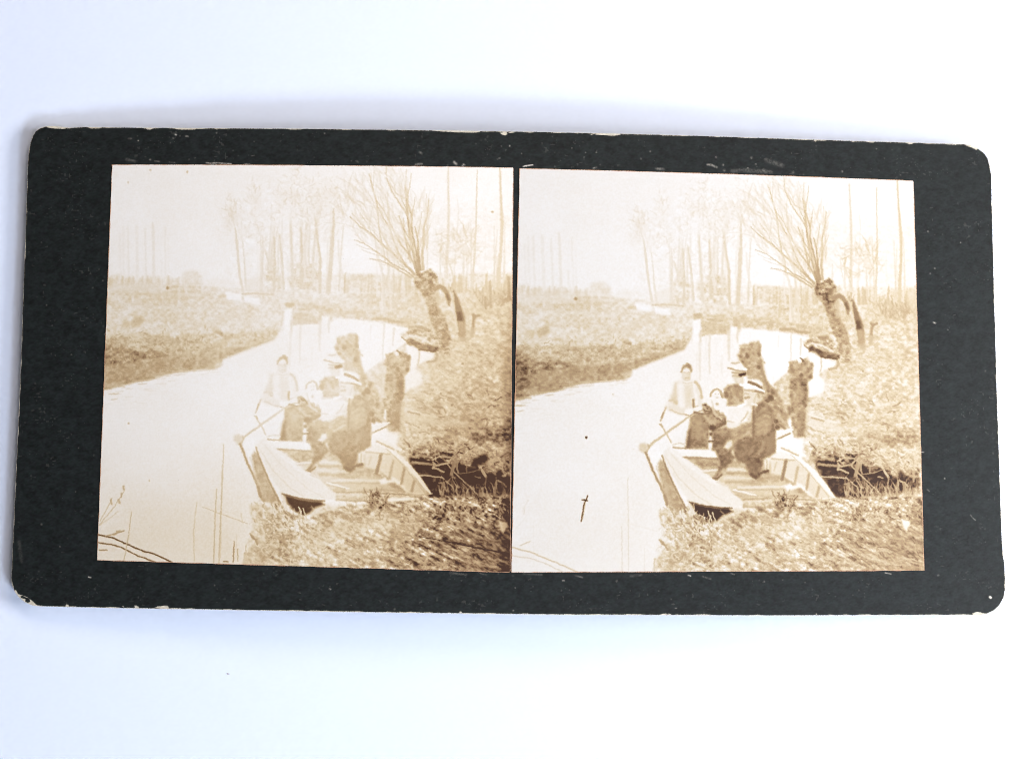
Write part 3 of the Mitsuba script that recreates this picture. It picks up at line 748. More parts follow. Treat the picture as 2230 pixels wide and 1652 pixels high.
('s',0,0,16,52,0,0,92,[1009,227,40,1019,215,40,1035,201,14]),
('s',0,0,11,75,0,0,92,[1038,201,34,1033,187,34,1036,176,14]),
('s',0,0,10,58,0,0,92,[1019,200,27,1018,194,27,1025,181,14]),
('s',0,0,13,50,0,0,92,[1026,320,39,1020,315,39,1014,309,14]),
('s',0,0,10,77,0,0,92,[1029,312,25,1023,299,25,1034,295,14]),
('s',0,0,15,53,0,0,92,[1031,280,41,1022,267,41,1020,252,14]),
('s',0,0,10,51,0,0,92,[1019,164,41,1021,151,41,1014,141,14]),
('s',0,0,10,43,0,0,92,[1019,246,35,1023,231,35,1016,220,14]),
('s',0,0,11,72,0,0,92,[1040,294,30,1029,287,30,1015,277,14]),
('s',0,0,11,49,0,0,92,[1035,227,38,1048,216,38,1060,208,14]),
('s',0,0,13,53,0,0,92,[1027,155,43,1020,150,43,1016,152,14]),
('s',0,0,7,61,0,0,92,[982,169,28,985,162,28,990,155,14]),
('s',0,0,13,53,0,0,92,[1016,168,34,1021,158,34,1029,150,14]),
('s',0,0,8,73,0,0,92,[1025,187,20,1030,180,20,1039,177,14]),
('s',0,0,10,52,0,0,92,[1044,294,40,1029,298,40,1014,295,14]),
('s',0,0,9,59,0,0,92,[1117,295,30,1129,284,30,1116,269,14]),
('s',0,0,13,70,0,0,92,[1054,177,21,1046,171,21,1043,170,14]),
('s',0,0,9,56,0,0,92,[995,220,30,990,212,30,981,197,14]),
('s',0,0,13,73,0,0,92,[1081,221,21,1087,212,21,1099,197,14]),
('s',0,0,14,59,0,0,92,[1085,171,21,1084,157,21,1084,147,14]),
('s',0,0,14,59,0,0,92,[1034,187,37,1030,182,37,1022,172,14]),
('s',0,0,12,69,0,0,92,[1090,0,26,1092,-16,26,1097,-27,14]),
('s',0,0,15,58,0,0,92,[1036,124,29,1027,123,29,1025,115,14]),
('s',0,0,7,42,0,0,92,[1058,59,22,1066,58,22,1079,61,14]),
('s',0,0,12,62,0,0,92,[1111,226,36,1105,219,36,1104,213,14]),
('s',0,0,15,52,0,0,92,[1054,237,26,1066,236,26,1069,235,14]),
('s',0,0,8,50,0,0,92,[1086,95,35,1092,88,35,1098,77,14]),
('s',0,0,10,43,0,0,92,[1083,153,28,1087,145,28,1092,132,14]),
('s',0,0,9,56,0,0,92,[1063,94,33,1050,99,33,1036,104,14]),
('s',0,0,13,64,0,0,92,[1048,176,42,1050,170,42,1060,166,14]),
('s',0,0,14,41,0,0,92,[1022,224,30,1013,224,30,995,228,14]),
('s',0,0,14,75,0,0,92,[1055,198,29,1067,195,29,1069,200,14]),
('s',0,0,10,42,0,0,92,[1063,227,42,1057,213,42,1059,202,14]),
('s',0,0,7,75,0,0,92,[1065,133,23,1054,123,23,1039,113,14]),
('s',0,0,7,44,0,0,92,[1044,112,19,1049,109,19,1057,107,14]),
('s',0,0,11,41,0,0,92,[1060,194,24,1052,194,24,1043,191,14]),
('s',0,0,12,54,0,0,92,[1077,32,34,1073,29,34,1072,15,14]),
('s',0,0,8,80,0,0,92,[1046,169,37,1041,160,37,1037,149,14]),
('s',0,0,8,65,0,0,92,[1039,276,25,1046,273,25,1046,268,14]),
('s',0,0,7,40,0,0,92,[1058,113,39,1059,104,39,1047,95,14]),
('s',0,0,11,60,0,0,92,[1055,160,38,1047,149,38,1035,136,14]),
('s',0,0,14,54,0,0,92,[1056,294,30,1065,286,30,1067,273,14]),
('s',0,0,8,57,0,0,92,[1058,303,40,1057,295,40,1047,277,14]),
('s',0,0,12,74,0,0,92,[1064,285,29,1079,282,29,1086,275,14]),
('s',0,0,9,56,0,0,92,[1026,247,39,1031,235,39,1047,225,14]),
('s',0,0,7,77,0,0,92,[1093,183,40,1089,169,40,1082,155,14]),
('s',0,0,10,46,0,0,92,[1081,271,21,1087,267,21,1086,260,14]),
('s',0,0,14,70,0,0,92,[1102,287,42,1099,274,42,1096,267,14]),
('s',0,0,16,55,0,0,92,[1136,38,26,1132,32,26,1142,24,14]),
('s',0,0,8,74,0,0,92,[1091,181,20,1100,172,20,1104,167,14]),
('s',0,0,14,42,0,0,92,[1105,116,26,1102,104,26,1099,103,14]),
('s',0,0,16,71,0,0,92,[1119,198,38,1128,187,38,1121,175,14]),
('s',0,0,11,43,0,0,92,[1113,96,28,1113,89,28,1116,82,14]),
('s',0,0,12,56,0,0,92,[1089,114,39,1081,108,39,1078,92,14]),
('s',0,0,9,59,0,0,92,[1109,230,25,1112,226,25,1103,211,14]),
('s',0,0,8,46,0,0,92,[1141,104,31,1149,94,31,1148,84,14]),
('s',0,0,8,41,0,0,92,[1061,377,28,1057,363,28,1044,350,14]),
('s',0,0,8,64,0,0,92,[1088,147,39,1087,137,39,1087,130,14]),
('s',0,0,9,53,0,0,92,[1091,59,37,1093,47,37,1093,33,14]),
('s',0,0,7,79,0,0,92,[1085,198,28,1082,189,28,1073,181,14]),
('s',0,0,13,44,0,0,92,[1092,156,33,1094,146,33,1085,133,14]),
('s',0,0,8,59,0,0,92,[1083,206,41,1088,190,41,1082,184,14]),
('s',0,0,8,63,0,0,92,[1108,244,26,1103,234,26,1090,226,14]),
('s',0,0,15,52,0,0,92,[1113,163,37,1117,150,37,1135,136,14]),
('s',0,0,16,77,0,0,92,[1117,303,20,1125,292,20,1137,297,14]),
('s',0,0,11,56,0,0,92,[1082,397,38,1092,382,38,1105,373,14]),
('s',0,0,15,50,0,0,92,[1105,185,26,1109,172,26,1128,164,14]),
('s',0,0,8,45,0,0,92,[1119,246,27,1126,241,27,1136,232,14]),
('s',0,0,13,55,0,0,92,[1086,184,28,1077,177,28,1072,165,14]),
('s',0,0,17,71,0,0,92,[1104,145,38,1113,143,38,1121,141,14]),
('s',0,0,13,75,0,0,92,[1101,225,22,1108,211,22,1119,206,14]),
('s',0,0,10,68,0,0,92,[1122,185,27,1118,176,27,1112,172,14]),
('s',0,0,9,60,0,0,92,[1120,140,20,1119,132,20,1118,126,14]),
('s',0,0,10,50,0,0,92,[1081,176,20,1089,169,20,1095,164,14]),
('s',0,0,14,55,0,0,92,[1105,184,30,1103,172,30,1098,157,14]),
('s',0,0,16,66,0,0,92,[1153,305,22,1141,303,22,1145,296,14]),
('s',0,0,14,41,0,0,92,[1109,172,26,1117,165,26,1122,160,14]),
('s',0,0,16,64,0,0,92,[1114,242,34,1117,234,34,1123,231,14]),
('s',0,0,16,48,0,0,92,[1107,151,30,1114,140,30,1118,132,14]),
('s',0,0,7,57,0,0,92,[1090,13,42,1081,6,42,1087,1,14]),
('s',0,0,15,69,0,0,92,[1077,20,20,1088,22,20,1105,27,14]),
('s',0,0,12,65,0,0,92,[1157,198,36,1165,180,36,1173,174,14]),
('s',0,0,12,55,0,0,92,[1146,337,32,1155,332,32,1164,317,14]),
('s',0,0,13,64,0,0,92,[1143,349,19,1145,345,19,1151,338,14]),
('s',0,0,8,56,0,0,92,[1163,311,19,1162,304,19,1154,292,14]),
('s',0,0,10,59,0,0,92,[1155,224,28,1153,216,28,1156,209,14]),
('s',0,0,13,75,0,0,92,[1145,289,38,1146,276,38,1148,266,14]),
('s',0,0,11,73,0,0,92,[1117,383,35,1123,370,35,1127,356,14]),
('s',0,0,7,62,0,0,92,[1122,307,22,1126,292,22,1124,280,14]),
('s',0,0,10,54,0,0,92,[1139,318,35,1145,309,35,1167,300,14]),
('s',0,0,7,69,0,0,92,[1162,266,36,1166,252,36,1168,237,14]),
('s',0,0,14,57,0,0,92,[1159,224,41,1157,216,41,1149,203,14]),
('s',0,0,7,78,0,0,92,[1143,308,25,1143,298,25,1148,294,14]),
('s',0,0,7,40,0,0,92,[1135,245,41,1120,246,41,1111,242,14]),
('s',0,0,7,78,0,0,92,[1145,356,36,1146,348,36,1148,339,14]),
('s',0,0,11,47,0,0,92,[1127,266,33,1120,259,33,1111,253,14]),
('s',0,0,8,55,0,0,92,[1135,283,19,1136,276,19,1141,267,14]),
('s',0,0,8,61,0,0,92,[1127,319,27,1116,310,27,1102,304,14]),
('s',0,0,9,73,0,0,92,[1152,250,43,1148,243,43,1144,237,14]),
('s',0,0,6,69,0,0,92,[672,465,22,656,454,22,647,456,14]),
('s',0,0,14,72,0,0,92,[683,399,39,693,392,39,706,382,14]),
('s',0,0,13,69,0,0,92,[665,351,20,659,345,20,658,338,14]),
('s',0,0,14,66,0,0,92,[626,346,21,623,336,21,623,325,14]),
('s',0,0,13,43,0,0,92,[635,414,28,632,400,28,628,387,14]),
('s',0,0,9,46,0,0,92,[659,353,31,664,341,31,665,335,14]),
('s',0,0,13,61,0,0,92,[680,340,41,689,327,41,687,312,14]),
('s',0,0,9,69,0,0,92,[678,436,42,673,429,42,661,420,14]),
('s',0,0,9,42,0,0,92,[631,375,28,634,364,28,628,351,14]),
('s',0,0,13,66,0,0,92,[627,429,29,622,420,29,622,416,14]),
('s',0,0,12,44,0,0,92,[667,376,25,671,366,25,671,361,14]),
('s',0,0,9,67,0,0,92,[676,344,29,686,342,29,696,343,14]),
('s',0,0,13,50,0,0,92,[649,418,42,647,402,42,650,387,14]),
('s',0,0,11,68,0,0,92,[679,327,19,683,327,19,691,321,14]),
('s',0,0,10,54,0,0,92,[646,358,19,644,344,19,651,332,14]),
('s',0,0,11,51,0,0,92,[639,387,40,634,374,40,628,359,14]),
('s',0,0,7,68,0,0,92,[644,454,30,647,449,30,649,441,14]),
('s',0,0,9,60,0,0,92,[675,395,42,686,390,42,689,381,14]),
('s',0,0,10,56,0,0,92,[806,388,29,800,372,29,796,360,14]),
('s',0,0,13,78,0,0,92,[792,496,41,807,497,41,812,495,14]),
('s',0,0,16,54,0,0,92,[845,459,29,841,447,29,831,436,14]),
('s',0,0,14,80,0,0,92,[797,460,40,812,447,40,825,446,14]),
('s',0,0,16,64,0,0,92,[790,582,35,792,568,35,807,553,14]),
('s',0,0,11,52,0,0,92,[852,458,24,856,452,24,857,446,14]),
('s',0,0,15,51,0,0,92,[828,489,20,826,479,20,834,469,14]),
('s',0,0,14,65,0,0,92,[851,526,33,839,519,33,830,511,14]),
('s',0,0,8,50,0,0,92,[857,565,28,854,552,28,848,536,14]),
('s',0,0,16,59,0,0,92,[811,521,39,819,518,39,817,509,14]),
('s',0,0,12,63,0,0,92,[820,501,30,829,489,30,835,483,14]),
('s',0,0,14,42,0,0,92,[807,568,33,803,554,33,808,544,14]),
('s',0,0,9,62,0,0,92,[812,510,26,815,505,26,824,493,14]),
('s',0,0,11,74,0,0,92,[802,569,23,796,563,23,790,556,14]),
('s',0,0,9,74,0,0,92,[812,552,21,823,545,21,833,530,14]),
('s',0,0,13,48,0,0,92,[773,497,25,776,487,25,773,470,14]),
('s',0,0,11,52,0,0,92,[790,488,39,785,474,39,795,460,14]),
('s',0,0,18,48,0,0,92,[840,405,41,841,391,41,841,383,14]),
('s',0,0,10,50,0,0,92,[793,506,26,795,493,26,785,480,14]),
('s',0,0,9,69,0,0,92,[777,549,30,775,544,30,777,533,14]),
('s',0,0,10,80,0,0,92,[770,612,23,771,600,23,762,589,14]),
('s',0,0,16,57,0,0,92,[794,519,25,804,519,25,812,511,14]),
('s',0,0,15,65,0,0,92,[842,450,27,843,439,27,856,433,14]),
('s',0,0,7,45,0,0,92,[825,493,20,828,484,20,840,472,14]),
('s',0,0,17,76,0,0,92,[845,596,34,845,590,34,845,581,14]),
('s',0,0,16,65,0,0,92,[747,538,36,755,528,36,760,522,14]),
('s',0,0,9,57,0,0,92,[832,410,32,827,400,32,808,392,14]),
('s',0,0,10,70,0,0,92,[812,484,20,800,474,20,808,462,14]),
('s',0,0,13,51,0,0,92,[790,508,43,788,505,43,784,496,14]),
('s',0,0,14,61,0,0,92,[766,409,39,771,396,39,769,383,14]),
('s',0,0,10,65,0,0,92,[882,568,34,891,556,34,901,547,14]),
('s',0,0,13,57,0,0,92,[935,438,31,923,435,31,912,430,14]),
('s',0,0,9,77,0,0,92,[960,533,31,960,524,31,959,515,14]),
('s',0,0,10,69,0,0,92,[951,536,37,954,528,37,953,514,14]),
('s',0,0,8,54,0,0,92,[954,550,27,965,544,27,982,539,14]),
('s',0,0,13,73,0,0,92,[906,507,24,917,500,24,920,485,14]),
('s',0,0,13,44,0,0,92,[923,463,40,914,455,40,904,445,14]),
('s',0,0,16,48,0,0,92,[934,544,20,943,532,20,950,525,14]),
('s',0,0,13,67,0,0,92,[944,501,23,939,494,23,923,481,14]),
('s',0,0,10,59,0,0,92,[937,580,36,936,575,36,934,565,14]),
('s',0,0,15,50,0,0,92,[913,588,21,912,580,21,919,564,14]),
('s',0,0,18,48,0,0,92,[937,499,22,943,492,22,945,477,14]),
('s',0,0,10,50,0,0,92,[1007,560,24,990,555,24,982,548,14]),
('s',0,0,14,76,0,0,92,[927,498,19,921,492,19,916,489,14]),
('s',0,0,11,53,0,0,92,[915,439,28,921,429,28,917,423,14]),
('s',0,0,13,56,0,0,92,[960,524,22,970,513,22,979,509,14]),
('s',0,0,12,66,0,0,92,[939,498,38,935,488,38,932,485,14]),
('s',0,0,8,62,0,0,92,[888,395,20,882,385,20,873,378,14]),
('s',0,0,16,77,0,0,92,[952,565,23,941,557,23,928,546,14]),
('s',0,0,13,66,0,0,92,[919,437,42,925,432,42,926,425,14]),
('s',0,0,17,41,0,0,92,[982,493,30,996,497,30,1008,504,14]),
('s',0,0,11,60,0,0,92,[858,424,41,853,412,41,849,398,14]),
('s',0,0,13,52,0,0,92,[870,480,30,856,472,30,844,465,14]),
('s',0,0,13,54,0,0,92,[917,516,43,916,504,43,899,493,14]),
('s',0,0,7,71,0,0,92,[931,520,26,942,507,26,942,498,14]),
('s',0,0,9,70,0,0,92,[926,570,27,935,564,27,941,557,14]),
('s',0,0,13,66,0,0,92,[938,417,31,923,417,31,917,414,14]),
('s',0,0,13,49,0,0,92,[947,537,18,952,525,18,958,518,14]),
('s',0,0,11,43,0,0,92,[957,387,34,962,387,34,971,379,14]),
('s',0,0,8,50,0,0,92,[938,487,40,930,482,40,925,480,14]),
('s',0,0,15,72,0,0,92,[941,551,37,935,541,37,937,537,14]),
('s',0,0,11,41,0,0,92,[975,620,39,969,611,39,972,597,14]),
('s',0,0,10,73,0,0,92,[878,527,28,884,513,28,878,501,14]),
('s',0,0,10,70,0,0,92,[914,515,33,912,499,33,917,487,14]),
('s',0,0,15,100,0,0,113,[1659,592,71,1660,488,71,1664,373,71,1665,256,71,1662,139,50,1660,33,36]),
('s',0,0,10,100,0,0,84,[1693,574,43,1703,429,43,1713,255,29,1708,196,21]),
('s',0,0,16,100,0,0,69,[1773,733,57,1785,600,57,1793,485,57,1799,310,43,1800,181,36,1803,46,29]),
('s',0,0,19,100,0,0,113,[1910,672,93,1912,539,93,1922,423,71,1925,306,93,1917,160,57,1912,0,43]),
('s',0,0,13,100,0,0,84,[1630,633,43,1627,518,43,1632,374,29]),
('s',0,0,11,100,0,0,84,[1347,759,64,1348,668,64,1343,554,64,1322,497,64,1301,360,43]),
('s',0,0,15,100,0,0,84,[1363,764,50,1353,668,50,1349,577,50]),
('s',0,0,19,100,0,0,69,[1291,737,50,1293,675,50]),
('s',0,0,19,100,0,0,69,[1403,747,57,1401,684,57]),
('s',0,0,14,100,0,0,84,[1391,747,57,1377,582,57,1362,381,36]),
('s',0,0,21,100,0,0,84,[1839,737,57,1838,651,57]),
('s',0,0,19,100,0,0,84,[1886,713,50,1893,655,50]),
('s',0,0,21,100,0,0,84,[1857,725,43,1858,656,43]),
('s',0,0,19,100,0,0,84,[1806,680,50,1809,663,50]),
('t',0,0,90,-157,100,571,29,24,[1595,363,1802,345,1811,484,1764,532,1626,536]),
('t',0,0,80,-157,60,429,36,32,[1761,659,1997,641,1995,722,1805,738]),
('s',0,0,10,70,0,0,301,[1743,440,186,1754,451,186]),
('s',0,0,15,70,0,0,301,[1975,601,286,1979,653,286]),
('p',0,0,2,100,0,0,172,[578,679,654,689,655,722,589,718,572,689]),
('p',0,0,2,100,0,0,172,[669,700,741,706,751,739,735,743,673,730]),
('s',0,0,21,100,0,0,144,[546,702,86,572,701,86]),
('s',0,0,21,100,0,0,84,[659,689,50,724,684,50,812,690,50]),
('s',0,0,48,100,0,0,97,[284,662,79]),
('s',0,0,16,60,0,0,210,[120,657,43,227,661,43]),
('s',0,0,10,60,0,0,301,[14,664,214,259,661,214]),
('p',0,1,4,100,0,0,172,[-90,1013,700,921,861,850,836,839,1090,828,1088,1128,1246,1682,1220,2074,-68,2069]),
('p',0,1,15,100,5,0,405,[-28,709,228,711,497,718,659,732,757,748,823,753,872,750,880,759,872,790,880,820,854,887,700,936,523,973,302,1002,149,1030,-3,1059,-75,1066,-79,862]),
('p',0,1,30,85,9,0,278,[-78,915,111,898,301,904,522,884,700,877,850,855,854,887,700,936,523,973,302,1002,149,1030,-3,1059,-75,1066]),
('p',0,1,50,80,13,0,320,[-77,961,39,948,76,967,134,977,200,984,273,995,302,1002,149,1034,-3,1059,-75,1066]),
('s',0,1,46,45,0,0,163,[-46,1061,64,-3,1056,64,149,1031,64,302,1002,43,405,990,43,523,972,36,626,954,29,700,935,29,790,905,21]),
('s',0,1,50,70,0,0,144,[522,878,71,552,885,71]),
('s',0,1,45,60,0,0,144,[346,967,100]),
('s',0,1,50,60,0,0,144,[207,977,100,244,991,100]),
('s',0,1,36,60,0,0,270,[139,824,214,123,835,214]),
('s',0,1,30,60,0,0,176,[519,863,114,536,874,114]),
('s',0,1,28,60,0,0,270,[70,841,186]),
('g',0,1,420,110,90,200,23,12,55,40,[-50,862,301,858,850,835,835,889,523,969,-3,1056]),
('g',0,1,200,20,50,229,29,10,22,22,[-17,748,823,758,855,869,-14,881]),
('s',0,1,6,80,0,0,84,[496,1101,14,507,1098,25,517,1097,14]),
('s',0,1,15,80,0,0,84,[85,1170,14,94,1167,25,102,1166,14]),
('s',0,1,9,80,0,0,84,[-13,1248,14,0,1246,25,13,1245,14]),
('s',0,1,7,80,0,0,84,[60,1212,14,79,1209,25,99,1208,14]),
('s',0,1,13,80,0,0,84,[573,1025,14,587,1022,25,601,1021,14]),
('s',0,1,15,80,0,0,84,[398,1060,14,420,1058,25,443,1057,14]),
('s',0,1,9,80,0,0,84,[444,1037,14,458,1034,25,471,1034,14]),
('s',0,1,7,80,0,0,84,[0,1337,14,24,1334,25,47,1334,14]),
('s',0,1,16,80,0,0,84,[293,1086,14,308,1084,25,325,1083,14]),
('s',0,1,6,80,0,0,84,[354,1186,14,369,1184,25,383,1183,14]),
('s',0,1,11,80,0,0,84,[446,1094,14,466,1092,25,487,1091,14]),
('s',0,1,7,80,0,0,84,[-21,1252,14,-7,1250,25,8,1249,14]),
('s',0,1,10,80,0,0,84,[285,1101,14,307,1099,25,330,1098,14]),
('s',0,1,8,80,0,0,84,[473,1148,14,485,1146,25,497,1145,14]),
('s',0,1,15,80,0,0,84,[433,1051,14,450,1048,25,467,1047,14]),
('s',0,1,12,80,0,0,84,[409,1055,14,425,1052,25,442,1051,14]),
('s',0,1,7,80,0,0,84,[108,1266,14,122,1264,25,137,1263,14]),
('s',0,1,10,80,0,0,84,[403,1067,14,414,1064,25,425,1064,14]),
('s',0,1,8,80,0,0,84,[144,1242,14,166,1240,25,190,1239,14]),
('s',0,1,15,80,0,0,84,[65,1166,14,73,1164,25,81,1163,14]),
('s',0,1,15,80,0,0,84,[83,1173,14,100,1170,25,118,1169,14]),
('s',0,1,5,80,0,0,84,[248,1280,14,267,1277,25,286,1276,14]),
('s',0,1,11,80,0,0,84,[665,1012,14,673,1009,25,681,1008,14]),
('s',0,1,16,80,0,0,84,[491,1013,14,499,1010,25,507,1010,14]),
('s',0,1,10,80,0,0,84,[2,1198,14,14,1196,25,25,1195,14]),
('s',0,1,5,80,0,0,84,[773,1073,14,791,1071,25,809,1070,14]),
('s',0,1,11,80,0,0,84,[-18,1191,14,-4,1189,25,11,1188,14]),
('s',0,1,4,80,0,0,84,[170,1298,14,196,1296,25,220,1295,14]),
('s',0,1,3,80,0,0,84,[432,1192,14,457,1189,25,483,1188,14]),
('s',0,1,11,80,0,0,84,[575,1064,14,597,1062,25,620,1061,14]),
('s',0,1,6,80,0,0,84,[48,1294,14,57,1291,25,67,1290,14]),
('s',0,1,12,80,0,0,84,[16,1201,14,40,1198,25,63,1197,14]),
('s',0,1,10,80,0,0,84,[100,1149,14,108,1147,25,116,1146,14]),
('s',0,1,11,80,0,0,84,[632,966,14,640,964,25,649,963,14]),
('s',0,1,8,80,0,0,84,[596,1054,14,612,1052,25,627,1051,14]),
('s',0,1,7,80,0,0,84,[262,1182,14,280,1180,25,299,1179,14]),
('s',0,1,13,80,0,0,84,[237,1143,14,262,1140,25,287,1139,14]),
('s',0,1,8,80,0,0,84,[649,1037,14,660,1034,25,671,1034,14]),
('s',0,1,9,80,0,0,84,[248,1116,14,265,1114,25,283,1113,14]),
('s',0,1,11,80,0,0,84,[525,1025,14,543,1022,25,561,1021,14]),
('s',0,1,3,80,0,0,84,[766,1129,14,780,1126,25,793,1125,14]),
('s',0,1,14,80,0,0,84,[523,1042,14,533,1040,25,542,1039,14]),
('s',0,1,3,80,0,0,84,[463,1193,14,485,1190,25,506,1189,14]),
('s',0,1,5,80,0,0,84,[139,1273,14,149,1271,25,159,1270,14]),
('s',0,1,10,80,0,0,84,[126,1236,14,135,1234,25,143,1233,14]),
('s',0,1,16,80,0,0,84,[34,1186,14,53,1183,25,72,1182,14]),
('s',0,1,9,80,0,0,84,[211,1119,14,234,1117,25,257,1116,14]),
('s',0,1,13,80,0,0,84,[519,1040,14,526,1037,25,534,1037,14]),
('s',0,1,9,80,0,0,84,[619,1047,14,641,1045,25,663,1043,14]),
('s',0,1,7,80,0,0,84,[69,1227,14,85,1225,25,101,1224,14]),
('s',0,1,13,80,0,0,84,[292,1130,14,307,1127,25,323,1126,14]),
('s',0,1,9,80,0,0,84,[196,1180,14,215,1178,25,234,1177,14]),
('s',0,1,5,80,0,0,84,[159,1254,14,179,1252,25,198,1251,14]),
('s',0,1,10,80,0,0,84,[684,987,14,704,984,25,725,983,14]),
('s',0,1,13,80,0,0,84,[543,1021,14,563,1018,25,582,1017,14]),
('s',0,1,13,80,0,0,84,[146,1147,14,156,1144,25,165,1143,14]),
('s',0,1,14,80,0,0,84,[15,1198,14,27,1196,25,40,1195,14]),
('s',0,1,9,80,0,0,84,[591,1084,14,613,1081,25,636,1080,14]),
('s',0,1,10,80,0,0,84,[442,1059,14,461,1056,25,481,1055,14]),
('s',0,1,9,80,0,0,84,[179,1177,14,187,1175,25,196,1174,14]),
('s',0,1,12,80,0,0,84,[407,1072,14,423,1070,25,440,1069,14]),
('s',0,1,7,80,0,0,84,[25,1241,14,41,1238,25,57,1238,14]),
('s',0,1,11,80,0,0,84,[83,1214,14,104,1211,25,126,1210,14]),
('s',0,1,13,80,0,0,84,[173,1173,14,189,1170,25,207,1169,14]),
('s',0,1,10,80,0,0,84,[735,945,14,761,942,25,785,941,14]),
('s',0,1,14,80,0,0,84,[208,1121,14,224,1119,25,240,1118,14]),
('s',0,1,15,80,0,0,84,[365,1074,14,387,1071,25,410,1070,14]),
('s',0,1,14,80,0,0,84,[260,1120,14,268,1118,25,277,1117,14]),
('s',0,1,2,80,0,0,84,[350,1242,14,365,1239,25,380,1238,14]),
('s',0,1,4,80,0,0,84,[748,1092,14,771,1089,25,794,1088,14]),
('p',0,1,36,100,7,0,193,[-75,1063,-3,1059,149,1032,302,1004,523,975,700,938,854,890,812,931,701,976,627,1015,523,1066,406,1078,303,1090,224,1117,115,1141,0,1174,-72,1186]),
('p',0,1,16,70,0,0,235,[523,1037,700,952,835,900,812,931,701,976,627,1015,523,1066]),
('s',0,1,25,80,0,0,69,[0,1198,21,25,1196,43,51,1194,21]),
('s',0,1,20,80,0,0,69,[11,1226,21,27,1224,43,44,1221,21]),
('s',0,1,30,80,0,0,69,[-1,1163,21,39,1160,43,79,1158,21]),
('s',0,1,30,80,0,0,69,[115,1130,21,162,1128,43,209,1125,21]),
('s',0,1,30,80,0,0,69,[209,1095,21,260,1092,43,311,1090,21]),
('s',0,1,20,80,0,0,69,[231,1107,21,267,1104,43,304,1102,21]),
('s',0,1,25,80,0,0,69,[303,1079,21,362,1076,43,420,1073,21]),
('s',0,1,18,80,0,0,69,[406,1073,21,472,1070,43,538,1067,21]),
('s',0,1,15,80,0,0,69,[318,1099,21,347,1096,43,377,1093,21]),
('s',0,1,10,80,0,0,69,[479,1083,21,516,1081,43,553,1078,21]),
('s',0,1,20,80,0,0,69,[144,1147,21,166,1144,43,187,1142,21]),
('p',0,1,20,100,6,0,235,[866,734,910,725,1020,732,964,727,1207,750,1464,779,1576,811,1575,868,1519,869,1463,839,1351,816,1207,798,1041,787,959,789,1009,777,899,773,872,757]),
('s',0,1,32,90,0,0,160,[872,737,93,896,734,93]),
('s',0,1,27,60,0,0,163,[927,733,50,954,740,50]),
('s',0,1,30,80,0,0,84,[932,756,43,959,758,43]),
('s',0,1,27,60,0,0,210,[964,741,57,1019,750,36,1074,759,71,1146,766,36]),
('s',0,1,34,80,0,0,129,[1296,800,71,1363,798,71,1374,809,71,1441,814,57]),
('s',0,1,36,80,0,0,129,[1474,839,71,1519,835,71,1553,846,71]),
('s',0,1,25,80,0,0,116,[1207,767,64,1252,767,64]),
('p',0,1,24,90,4,0,193,[902,776,1020,777,964,786,1041,790,1041,838,997,828,964,822,1009,827,932,837,902,840]),
('p',0,1,2,100,0,0,172,[860,763,896,756,899,875,893,902,855,903]),
('p',0,1,2,100,0,0,172,[1046,790,1079,792,1077,865,1102,798,1207,804,1351,820,1463,843,1485,892,1127,1177,909,1179,909,879,964,834,1041,838]),
('p',0,1,4,100,0,0,235,[816,913,857,839,857,878,939,838,952,845,1031,836,1035,822,1090,821,1088,1128,904,1234,701,1235,533,1168,566,1017]),
('s',0,1,20,80,0,0,129,[898,817,71,896,844,71,898,870,36]),
('s',0,1,12,80,0,0,100,[894,870,64,892,966,64,894,1061,32]),
('s',0,1,14,80,0,0,100,[942,838,57,940,932,57,942,1026,29]),
('s',0,1,16,80,0,0,129,[1038,815,79,1036,889,79,1038,962,39]),
('s',0,1,16,80,0,0,100,[1081,814,64,1079,842,64,1081,870,32]),
('s',0,1,8,80,0,0,100,[1003,938,50,1001,989,50,1003,1039,25]),
('s',0,1,7,80,0,0,100,[880,923,43,878,1009,43,880,1096,21]),
('s',0,1,7,80,0,0,100,[925,838,43,923,901,43,925,964,21]),
('s',0,1,5,80,0,0,100,[976,851,36,974,921,36,976,991,18]),
('s',0,1,6,80,0,0,100,[1055,836,36,1053,871,36,1055,906,18]),
('s',0,1,5,80,0,0,100,[1018,836,43,1015,889,43,1017,941,21]),
('s',0,1,14,80,0,0,84,[1350,826,57,1344,1020,29]),
('s',0,1,8,80,0,0,84,[1287,831,36,1283,902,18]),
('s',0,1,5,80,0,0,84,[1257,1042,43,1253,1112,21]),
('s',0,1,16,80,0,0,84,[1399,847,64,1394,928,32]),
('s',0,1,7,100,0,0,84,[633,1030,14,667,1029,14]),
('s',0,1,5,100,0,0,84,[650,1037,14,687,1036,14]),
('s',0,1,6,100,0,0,84,[613,1044,14,647,1043,14]),
('p',0,2,15,100,6,3,257,[1564,812,1653,796,2029,773,2043,1521,1379,1524,1416,1318,1415,1179,1440,1144,1513,1108,1525,1059,1560,1038,1582,999,1590,960,1576,932,1598,896,1535,855]),
('p',0,2,2,100,0,0,214,[1438,911,1492,937,1506,944,1527,947,1570,957,1573,978,1543,990,1522,1000,1490,1018,1487,1032,1514,1049,1521,1094,1503,1119,1433,1144,1429,1061,1456,1011,1442,959,1432,927]),
('p',0,2,10,60,5,0,405,[1512,1003,1567,1016,1559,1108,1516,1129,1518,1066,1490,1035]),
('s',0,2,20,80,0,0,84,[1499,944,43,1500,982,43,1494,1011,43]),
('s',0,2,28,100,0,0,84,[1583,956,57,1588,974,57,1575,992,57,1540,998,57]),
('p',0,2,30,100,13,0,257,[1472,831,1500,834,1564,837,1563,861,1640,895,1646,959,1611,956,1597,924,1534,908,1472,874,1416,875,1412,861]),
('s',0,2,8,80,0,0,100,[1454,869,57,1500,877,57,1527,890,57,1559,907,57]),
